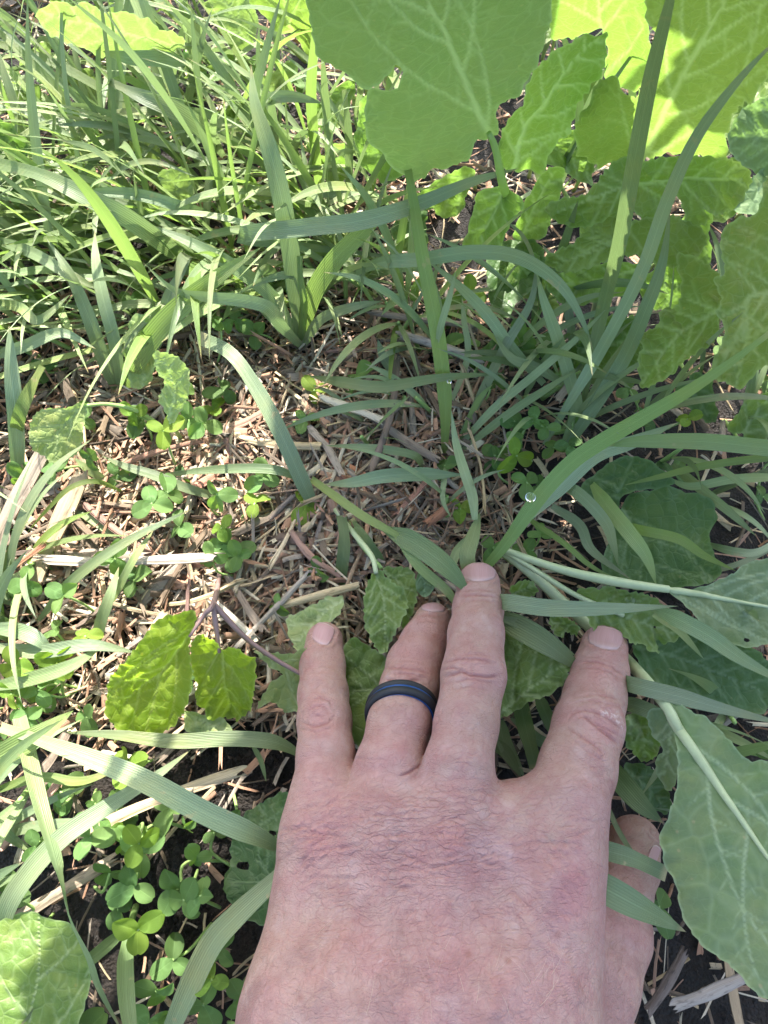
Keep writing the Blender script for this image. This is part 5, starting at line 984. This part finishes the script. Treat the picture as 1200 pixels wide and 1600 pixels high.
# ------------------------------------------------------------------ clovers read from the photograph: x, y, height cm, leaflet px, yaw, shade, fold
CL = [(238, 787, 2.4, 38, .2, 'clover', 0), (262, 770, 2.2, 34, 2.3, 'clover', 0), (340, 772, 2.4, 32, .6, 'clover', 1), (256, 672, 3, 32, 1.2, 'cloverlime', 0), (318, 662, 2, 28, .3, 'clover', 1), (296, 655, 2, 32, 2, 'clover', 0), (222, 655, 2, 30, .9, 'cloverdark', 1),
 (346, 826, 2, 28, 1.3, 'cloverlime', 1), (330, 868, 2.2, 28, .3, 'clover', 1), (372, 868, 1.9, 26, 2.7, 'clover', 0), (350, 850, 1.4, 26, 1.8, 'clover', 2), (556, 588, 1.2, 34, .3, 'clover', 0), (476, 656, 1, 24, .8, 'clover', 0), (492, 610, 1, 26, 2.8, 'cloverlime', 1), (806, 712, 1.8, 34, .3, 'cloverlime', 0),
 (834, 658, 1.8, 22, 1.9, 'clover', 1), (775, 712, 1, 24, 1, 'clover', 0), (695, 728, 1, 28, .5, 'cloverdark', 0), (480, 790, 1.1, 34, 2.5, 'cloverlime', 0), (495, 890, 1, 26, .2, 'clover', 0), (100, 930, 2.4, 34, .9, 'clover', 0), (22, 1040, 2.6, 38, .2, 'cloverlime', 0), (85, 985, 1.4, 22, 2.2, 'clover', 0), (432, 946, 1.4, 24, 2.2, 'clover', 1),
 (140, 1308, 3, 38, 2.75, 'clover', 0), (216, 1318, 2.8, 34, .8, 'cloverlime', 2), (210, 1385, 2.2, 40, 2.2, 'cloverdark', 0), (308, 1338, 2.2, 28, .6, 'clover', 1), (288, 1408, 2.6, 38, 1.7, 'clover', 1), (215, 1452, 3.6, 44, 1.2, 'cloverlime', 2), (172, 1364, 1.8, 30, .5, 'cloverdark', 0), (172, 1296, 1.4, 22, 1, 'clover', 0), (95, 1262, 2, 24, .4, 'clover', 1),
 (245, 1548, 2, 36, 1, 'clover', 0), (330, 1532, 3, 34, .2, 'cloverlime', 1), (318, 1570, 2.2, 44, 1.6, 'clover', 0), (378, 1560, 2, 40, 2.6, 'clover', 1), (230, 1600, 2, 44, .6, 'clover', 0), (60, 1080, 2, 26, 1.8, 'clover', 0), (40, 1110, 1.8, 28, .4, 'clover', 1), (75, 1050, 2, 24, 2.6, 'clover', 0), (18, 1085, 2.2, 30, 1.2, 'cloverlime', 1), (290, 1292, 1.4, 22, 1, 'clover', 0), (150, 1255, 1.6, 20, 2, 'clover', 0),
 (720, 795, 1.2, 26, .9, 'cloverlime', 1), (845, 832, 1.4, 24, 2, 'clover', 0), (770, 855, 1.2, 26, .6, 'clover', 0), (820, 860, 1, 26, 1.5, 'clover', 1), (865, 700, 1.2, 26, .4, 'clover', 0), (845, 760, 1, 24, 2.2, 'cloverdark', 0), (900, 640, 1.4, 26, .8, 'clover', 1), (1075, 655, 1.6, 26, .6, 'cloverlime', 0), (80, 128, 4, 22, .6, 'clover', 0), (58, 158, 3.6, 22, 1.9, 'cloverlime', 1), (100, 178, 3, 22, .2, 'clover', 0),
 (30, 300, 3.4, 24, .9, 'clover', 1), (205, 470, 1.4, 24, 1, 'clover', 0), (345, 505, 2.4, 24, .6, 'clover', 0), (365, 500, 1.8, 24, 2.1, 'clover', 1), (400, 520, 1.2, 26, 1, 'clover', 0), (185, 742, 1, 26, .6, 'cloverdark', 0), (85, 735, 2, 30, .9, 'cloverdark', 0), (130, 655, 1.6, 26, 2, 'clover', 0), (650, 450, 1.4, 22, .7, 'clover', 0), (735, 455, 1.6, 26, 2, 'clover', 0), (280, 745, .8, 24, 2, 'cloverdark', 1), (270, 1500, 1, 34, 2, 'cloverdark', 0), (345, 1485, 1.2, 30, 2, 'cloverdark', 1), (335, 1300, .8, 20, 2.4, 'cloverdark', 0),
 (360, 1280, .8, 18, 1.4, 'cloverdark', 0), (185, 1420, 1.6, 30, 3, 'cloverdark', 1)]
cr = random.Random(9)
for (x, y, z, px, yaw, m, k) in CL:
    c = W(x, y, z * .01); clover(c, px * depth(c) / FPX * 1.02, yaw, (cr.uniform(-.2, .8), cr.uniform(-.5, .5)), m, k, rr=cr)
for i in range(75):
    q = cr.random()
    if q < .35: x, y = cr.uniform(-80, 560), cr.uniform(60, 640)
    elif q < .5: x, y = cr.uniform(-60, 420), cr.uniform(1020, 1680)
    elif q < .85: x, y = cr.uniform(720, 1280), cr.uniform(440, 820)
    else: x, y = cr.uniform(760, 1280), cr.uniform(1000, 1600)
    c = W(x, y, cr.uniform(.006, .022)); m = cr.choice(['clover', 'clover', 'cloverdark', 'cloverlime'] if x < 560 else ['clover', 'cloverdark'])
    clover(c, cr.uniform(.0055, .0095), cr.uniform(0, 6), (cr.uniform(-.3, .5), cr.uniform(-.4, .4)), m, cr.randrange(3), rr=cr)

for i in range(14, 48):      # the clover patch, lower left and left centre
    x, y = (cr.uniform(-30, 400), cr.uniform(1230, 1640)) if i < 24 else (cr.uniform(-40, 230), cr.uniform(900, 1240)) if i < 36 else (cr.uniform(0, 420), cr.uniform(600, 900))
    if 20 < x < 0: continue
    c = W(x, y, cr.uniform(.008, .028)); clover(c, cr.uniform(.006, .0105), cr.uniform(0, 6), (cr.uniform(-.4, .8), cr.uniform(-.6, .6)), cr.choice(['clover', 'clover', 'cloverlime', 'cloverdark']), cr.randrange(3), rr=cr)
# ------------------------------------------------------------------ cereal seedlings of the thicket
gr = random.Random(21)
def seedling(x, y, n, L, lean, mats, label=None, w=(.0035, .0062)):
    f = W(x, y, 0.0); f[2] = -.002; r = root('cereal_seedling', f); P0 = np.array(f); tips = []
    hs = gr.uniform(.012, .03); ld = np.array([lean[0] + gr.gauss(0, .2), lean[1] + gr.gauss(0, .2), 1.0]); ld /= np.linalg.norm(ld)
    top = P0 + ld * hs; tube('stem', [P0, (P0 + top) / 2, top], [.0012, .0011, .0008], M['stem'], r, 6)
    for i in range(n):
        az = gr.uniform(0, 2 * math.pi); out = np.array([math.cos(az), math.sin(az), 0]); l = gr.uniform(*L)
        d = ld + out * gr.uniform(.15, .75); d /= np.linalg.norm(d); p = P0 + ld * hs * gr.uniform(.3, 1); pts = [p.copy()]; seg_ = l / 15; g = gr.uniform(.35, 1.5)
        for s in range(15):
            d = d + np.array([lean[0] * .05, lean[1] * .05, -.05 * g * (s / 6)]) + out * .02; d /= np.linalg.norm(d); p = p + d * seg_
            if p[2] < .004: p[2] = .004
            pts.append(p.copy())
        pts = np.array(pts); hz = np.cross([0, 0, 1.0], np.array([d[0], d[1], 0.001])); T = np.gradient(pts, axis=0); nrm = np.cross(T, hz); nrm /= np.linalg.norm(nrm, axis=1, keepdims=True) + 1e-9
        pts = cat_rom(pts[::3], 18); nrm = nrm[np.linspace(0, 15, 18).astype(int)]
        V, F, UV = blade_vf(pts, gr.uniform(*w), nrm, fold=gr.uniform(.1, .5), base=.45, twist=gr.gauss(0, 1.0)); mt = gr.choice(mats)
        part('blade', V, F, M[mt], r, uv=UV); tips.append(pts[9])
    tag(r, label or autolabel(gr.choice(['tuft of green cereal blades', 'leaning tuft of cereal blades', 'spray of cereal blades'] if n > 2 else ['slim cereal seedling', 'thin cereal seedling']), np.mean(tips, axis=0)), 'grass plant', GB)
S1 = ['grass', 'grass', 'grassblue', 'grasslime', 'grass']
for i in range(235):      # sunlit thicket, upper left
    x = gr.uniform(-300, 640); y = gr.uniform(-120, 560)
    if x > 330 and y > 470: continue
    seedling(x, y, gr.choice([3, 4, 5]), (.06, .13), (gr.uniform(-.75, -.05), gr.uniform(-.5, .1)), S1, w=(.0022, .0054))
for i in range(20):      # the band above the clearing
    seedling(gr.uniform(320, 640), gr.uniform(400, 530), gr.choice([3, 4]), (.04, .085), (gr.uniform(-.9, .7), gr.uniform(-.6, .1)), S1, w=(.0024, .005))
for i in range(12):
    seedling(gr.uniform(640, 1000), gr.uniform(470, 680), gr.choice([2, 3]), (.035, .075), (gr.uniform(-.9, .9), gr.uniform(-.6, .2)), ['grass', 'grassblue', 'grass'], w=(.002, .0045))
for i in range(16):      # behind the radishes, upper right
    seedling(gr.uniform(560, 1350), gr.uniform(-40, 420), gr.choice([3, 4]), (.06, .11), (gr.uniform(-.3, .3), gr.uniform(-.2, .2)), ['grass', 'grassdark', 'grassblue'])
for i in range(15):      # right of centre
    seedling(gr.uniform(760, 1300), gr.uniform(480, 740), gr.choice([2, 3, 4]), (.04, .08), (gr.uniform(-.5, .5), gr.uniform(-.3, .3)), ['grass', 'grassblue', 'grassdark'], w=(.0025, .0045))
for i in range(24):      # left edge and lower left
    seedling(gr.uniform(-160, 90), gr.uniform(560, 1350), gr.choice([2, 3, 4]), (.04, .08), (gr.uniform(-.4, .5), gr.uniform(-.3, .3)), S1, w=(.003, .005))
for i in range(8):
    seedling(gr.uniform(1060, 1400), gr.uniform(760, 1300), gr.choice([2, 3]), (.03, .06), (gr.uniform(-.4, .4), gr.uniform(-.3, .3)), ['grass', 'grassdark', 'grassblue'], w=(.0025, .004))
for i in range(7):
    seedling(gr.uniform(-100, 380), gr.uniform(1400, 1750), gr.choice([2, 3]), (.03, .05), (gr.uniform(-.4, .4), gr.uniform(-.3, .3)), ['grass', 'grassdark'], w=(.003, .005))
for i in range(9):       # thin ones over the mulch in the middle
    seedling(gr.uniform(540, 790), gr.uniform(440, 840), 2, (.025, .055), (gr.uniform(-.5, .5), gr.uniform(-.3, .3)), ['grass', 'grassblue'], w=(.0016, .003))

# ------------------------------------------------------------------ straw
def straw_vf(L, w, rr, half=True, split=True):
    n = 14; c = 6; V = []; UV = []; b1, b2 = rr.gauss(0, .05), rr.gauss(0, .04); kink = rr.uniform(.3, .7); ka = rr.gauss(0, .10); arc = rr.uniform(.5, 1.0) if half else .2
    endj = [[rr.uniform(-.10, .05) for _ in range(c + 1)] for _ in range(2)]
    for side in (0, 1):
        for i in range(n + 1):
            s = i / n; 
            for j in range(c + 1):
                u = j / c - .5; e = endj[0][j] * (1 - s) ** 6 - endj[1][j] * s ** 6
                x = (s - .5 + e * .8) * L; y = u * w * (1 - .10 * math.sin(s * 9 + b1 * 90)) + b1 * L * (s - .5) ** 2 * 2 + max(0, s - kink) * ka * L
                z = math.sqrt(max(0, .25 - u * u)) * w * arc + b2 * L * (s - .5) ** 2 * 2 - (w * .10 + .00015) * side
                V.append((x, y, z)); UV.append((j / c, s))
    m = (n + 1) * (c + 1); F = []
    for i in range(n):
        for j in range(c):
            a = i * (c + 1) + j; F.append((a, a + c + 1, a + c + 2, a + 1)); F.append((m + a, m + a + 1, m + a + c + 2, m + a + c + 1))
    for i in range(n):
        for j in (0, c):
            a = i * (c + 1) + j; f = (a, m + a, m + a + c + 1, a + c + 1); F.append(f if j else f[::-1])
    for i in (0, n):
        for j in range(c):
            a = i * (c + 1) + j; f = (a, a + 1, m + a + 1, m + a); F.append(f if i else f[::-1])
    return V, F, UV
sr = random.Random(33); SM = []
for k in range(30):
    L = sr.choice([.013, .017, .022, .03, .04, .055]); w = sr.choice([.0016, .002, .0026, .0034, .0045]) if L > .02 else sr.choice([.0015, .002, .003, .0042])
    V, F, UV = straw_vf(L, w, sr, sr.random() < .6); mi = sr.choices(range(5), [3, 2, 5, 3, 2])[0]; SM.append((mesh_data('straw', V, F, STRAWS[mi], uv=UV), L, w, ['tan', 'grey', 'reddish', 'dark brown', 'pale'][mi], (V, F)))
def straw_big(p, q, wpx, mi, label, z0=.4, z1=.8, half=True):
    a, b = W(p[0], p[1], z0 * .01), W(q[0], q[1], z1 * .01); d = b - a; L = np.linalg.norm(d); d /= L; m = (a + b) / 2; w = wpx * depth(m) / FPX
    V, F, UV = straw_vf(L, w, sr, half); sd = np.cross([0, 0, 1.0], d); sd /= np.linalg.norm(sd); up = np.cross(d, sd)
    r = root('straw', m); tag(r, label, 'straw')
    V = np.array(V); Wd = m + V[:, :1] * d + V[:, 1:2] * sd + V[:, 2:] * up
    bpy.data.objects.remove(r); o = link('straw', mesh_data('straw', Wd - m, F, STRAWS[mi], uv=UV), None, tuple(m)); tag(o, label, 'straw')
for a in [((75, 875), (340, 884), 15, 4, "long pale straw lying level across the mulch on the left", 1.6, 1.9), ((-20, 870), (70, 690), 26, 1, "split brown stalk standing at the left edge under the palest toothed leaf", .6, 2.2),
          ((50, 905), (125, 745), 30, 0, "broad pale brown stalk right of the split stalk at the left edge", .8, 1.6), ((502, 620), (598, 655), 13, 4, "pale end of a thick straw lying down right in the central clearing", 1.4, 1.5), ((585, 655), (680, 722), 15, 1, "grey thick straw continuing the pale one in the central clearing", 1.2, .9),
          ((625, 560), (595, 735), 12, 3, "upright brown straw crossing over the thick grey one", 1.7, 2.1), ((625, 520), (750, 562), 15, 1, "broken grey straw with splintered end above the clearing", 1.6, 1.3), ((580, 487), (745, 515), 11, 1, "long grey straw along the top of the clearing", 1.4, 1.2), ((640, 605), (648, 680), 9, 1, "short greyish upright straw stub in the clearing", 1, .9),
          ((440, 945), (560, 915), 13, 0, "dark tan straw lying above the little fingertip", 1.3, 1.5), ((130, 1300), (370, 1192), 17, 0, "long tan straw slanting across black soil at lower left", 1.0, 1.8), ((30, 1430), (180, 1345), 18, 0, "pinkish split straw at the left below the waxy blade", .9, 1.2),
          ((60, 1245), (30, 1345), 11, 4, "pale thin straw upright at the far left below the waxy blade", 1.2, 1.6), ((220, 940), (300, 860), 20, 1, "wide grey stalk under the long pale straw", .6, 1), ((370, 1010), (480, 900), 9, 4, "thin pale straw beside the purple stem", 1.4, 1.5), ((1055, 1575), (1160, 1530), 18, 1, "weathered grey stick at the lower right corner", 1.4, 1.5),
          ((1015, 1585), (1070, 1490), 16, 3, "dark smooth stalk right of the wrist", 1.6, 1.6), ((1110, 1145), (1190, 1090), 10, 1, "grey twig with broken end below the dark leaf at right", 1.2, 1.6), ((360, 905), (410, 990), 12, 1, "grey straw leaning beside the forked purple stem", 1, 1.4), ((200, 1040), (260, 955), 18, 0, "brown stalk under the left glowing lime leaf", .7, 1.1),
          ((485, 670), (545, 735), 12, 1, "grey-white straw chip left of the spear-shaped blade", 1, 1.2), ((380, 690), (500, 700), 14, 0, "tan straw just right of the hooked blade", .9, 1.1), ((90, 870), (230, 860), 20, 1, "flat greyish straw slab above the long pale straw", .8, .9), ((330, 935), (400, 1000), 11, 4, "pale straw under the purple stem fork", .9, 1.1)]:
    straw_big(*a)
def dens(x, y):
    if 200 < x < 460 and 1140 < y < 1420: return .12
    if x > 1040 and 720 < y < 1000: return .35
    if y > 1150: return .3
    if -50 < x < 800 and 430 < y < 1130: return 1.0
    return .5
cnt = 0; GSTR = 'loose straw pieces of the mulch'
while cnt < 262:
    x, y = sr.uniform(-60, 1250), sr.uniform(120, 1600)
    if cnt < 170: x, y = sr.gauss(380, 210), sr.gauss(760, 180)
    if sr.random() > dens(x, y) or not -60 < x < 1260 or y > 1620: continue
    me, L, w, colr, _ = SM[sr.randrange(len(SM))]; z = sr.uniform(.003, .013); p = W(x, y, z)
    o = bpy.data.objects.new('straw', me); COL.objects.link(o); o.location = p; o.rotation_euler = (sr.gauss(0, .5), sr.gauss(0, .22), sr.gauss(.5, 1.2)); s = sr.uniform(.75, 1.25); o.scale = (s, s, s)
    tag(o, autolabel('%s %s straw piece' % ('short' if L * s < .022 else 'long' if L * s > .04 else 'medium', colr), p), 'straw', GSTR); cnt += 1
# fine litter nobody could count: chips and shreds, one object
LV, LF, LM, LU = [], [], [], []
lits = [straw_vf(L, w, sr, True)[0:3] for L, w in ((.008, .0009), (.012, .0012), (.006, .0016), (.018, .0014), (.010, .0026), (.024, .0007), (.034, .0012), (.006, .0030), (.014, .0006), (.005, .0010))]
tot = 0
lowres = []
for (V, F, UV) in lits:
    V = np.array(V); idx = [i * 7 + j for i in (0, 4, 9, 14) for j in (0, 3, 6)]; Vs = V[idx]; f = [(i * 3 + j, i * 3 + j + 3, i * 3 + j + 4, i * 3 + j + 1) for i in range(3) for j in range(2)]
    lowres.append((Vs, f, [UV[i] for i in idx]))
while tot < 19000:
    if tot < 8600: x, y = sr.gauss(400, 260), sr.gauss(740, 230)
    elif tot < 11500: x, y = sr.uniform(-250, 1450), sr.uniform(250, 1700)
    else: x, y = sr.uniform(-200, 1400), sr.uniform(-150, 330)
    if tot > 15000: wx = sr.choice([-1, 1]) * sr.uniform(.16, .55); wy = sr.uniform(-.2, .6); p = np.array([wx, wy, 0]); x, y = 0, 700
    if sr.random() > dens(x, y): continue
    V, f, uv = lowres[sr.randrange(len(lowres))]; p = W(x, y, 0) if tot <= 15000 else p; z = hgt(p[0], p[1]) - .004 + sr.uniform(.0, .011) * dens(x, y) + .001
    R = (Matrix.Rotation(sr.gauss(.5, 1.3), 3, 'Z') @ Matrix.Rotation(sr.gauss(0, .3), 3, 'Y') @ Matrix.Rotation(sr.gauss(0, .7), 3, 'X')); R = np.array(R) * sr.uniform(.7, 1.3)
    b = len(LV); LV += list(V @ R.T + np.array([p[0], p[1], z])); LF += [tuple(b + q for q in ff) for ff in f]; LM += [sr.choices(range(5), [3, 2, 7, 5, 2])[0]] * len(f); sh = sr.random() * 20; LU += [(u + sh, v + sh) for u, v in uv]; tot += 1
tag(part('straw_litter', LV, LF, STRAWS, None, uv=LU, fm=LM), "fine shredded straw and bark litter covering the dark soil", 'mulch', kind='stuff')
# the rest of the field around the spot, beyond what can be counted
GV, GF, GU, GM = [], [], [], []
for i in range(1500):
    while True:
        x, y = sr.uniform(-.7, .7), sr.uniform(-.35, 1.0)
        px, py = proj(np.array([x, y, .0])) if y > -.1 else (-999, 0)
        if not (-260 < px < 1480 and -120 < py < 1800) or y > .62: break
    d = np.array([sr.gauss(-.2, .5), sr.gauss(-.1, .5), 1.0]); d /= np.linalg.norm(d); p = np.array([x, y, -.002]); pts = [p]; l = sr.uniform(.04, .11)
    for k in range(7): d = d + np.array([d[0] * .18, d[1] * .18, -.14]); d /= np.linalg.norm(d); p = p + d * l / 7; pts.append(p)
    hz = np.cross([0, 0, 1.0], [d[0], d[1], .001]); T = np.gradient(np.array(pts), axis=0); V, F, UV = blade_vf(np.array(pts), sr.uniform(.003, .006), np.cross(T, hz), cols=2)
    b = len(GV); GV += V; GF += [tuple(b + q for q in f) for f in F]; GU += UV; GM += [sr.randrange(3)] * len(F)
tag(part('surrounding_grass', GV, GF, [M['grass'], M['grassblue'], M['grasslime']], None, uv=GU, fm=GM), "short cereal grass covering the field all around the spot", 'grass', kind='stuff')
# soil crumbs
CV, CF = [], []
for i in range(5200):
    x, y = (sr.gauss(340, 110), sr.gauss(1300, 120)) if i < 3000 else (sr.uniform(-100, 1300), sr.uniform(300, 1650))
    p = W(x, y, 0); z = hgt(p[0], p[1]) - .004; r = sr.choice([.0005, .0007, .001, .0016]) * sr.uniform(.7, 1.3); b = len(CV)
    for d in ((1, 0, 0), (-1, 0, 0), (0, 1, 0), (0, -1, 0), (0, 0, 1), (0, 0, -1)): CV.append((p[0] + d[0] * r * sr.uniform(.6, 1.3), p[1] + d[1] * r * sr.uniform(.6, 1.3), z + d[2] * r * sr.uniform(.5, 1.1)))
    CF += [(b + a, b + c, b + e) for a, c, e in ((0, 2, 4), (2, 1, 4), (1, 3, 4), (3, 0, 4), (2, 0, 5), (1, 2, 5), (3, 1, 5), (0, 3, 5))]
tag(part('soil_crumbs', CV, CF, M['soil'], None, smooth=False), "loose black soil crumbs", 'soil', kind='stuff')

# ------------------------------------------------------------------ water drops
def drop(x, y, z, r, label):
    p = W(x, y, z); n = 14; V = []
    for i in range(n + 1):
        a = math.pi * i / n
        for j in range(18): q = 2 * math.pi * j / 18; V.append((p[0] + r * math.sin(a) * math.cos(q), p[1] + r * math.sin(a) * math.sin(q), p[2] + r * .72 * math.cos(a)))
    F = [(i * 18 + j, (i + 1) * 18 + j, (i + 1) * 18 + (j + 1) % 18, i * 18 + (j + 1) % 18) for i in range(n) for j in range(18)]
    o = link('water_drop', mesh_data('water_drop', np.array(V) - p, F, M['water']), None, tuple(p)); tag(o, label, 'water drop')
drop(829, 777, .0425, .0020, "round water drop sitting on the long sunlit blade")
drop(984, 938, .0335, .0022, "water drop on the lacy toothed leaf above the index fingertip")
drop(702, 596, .0345, .0010, "tiny water drop on the upright pale stem")
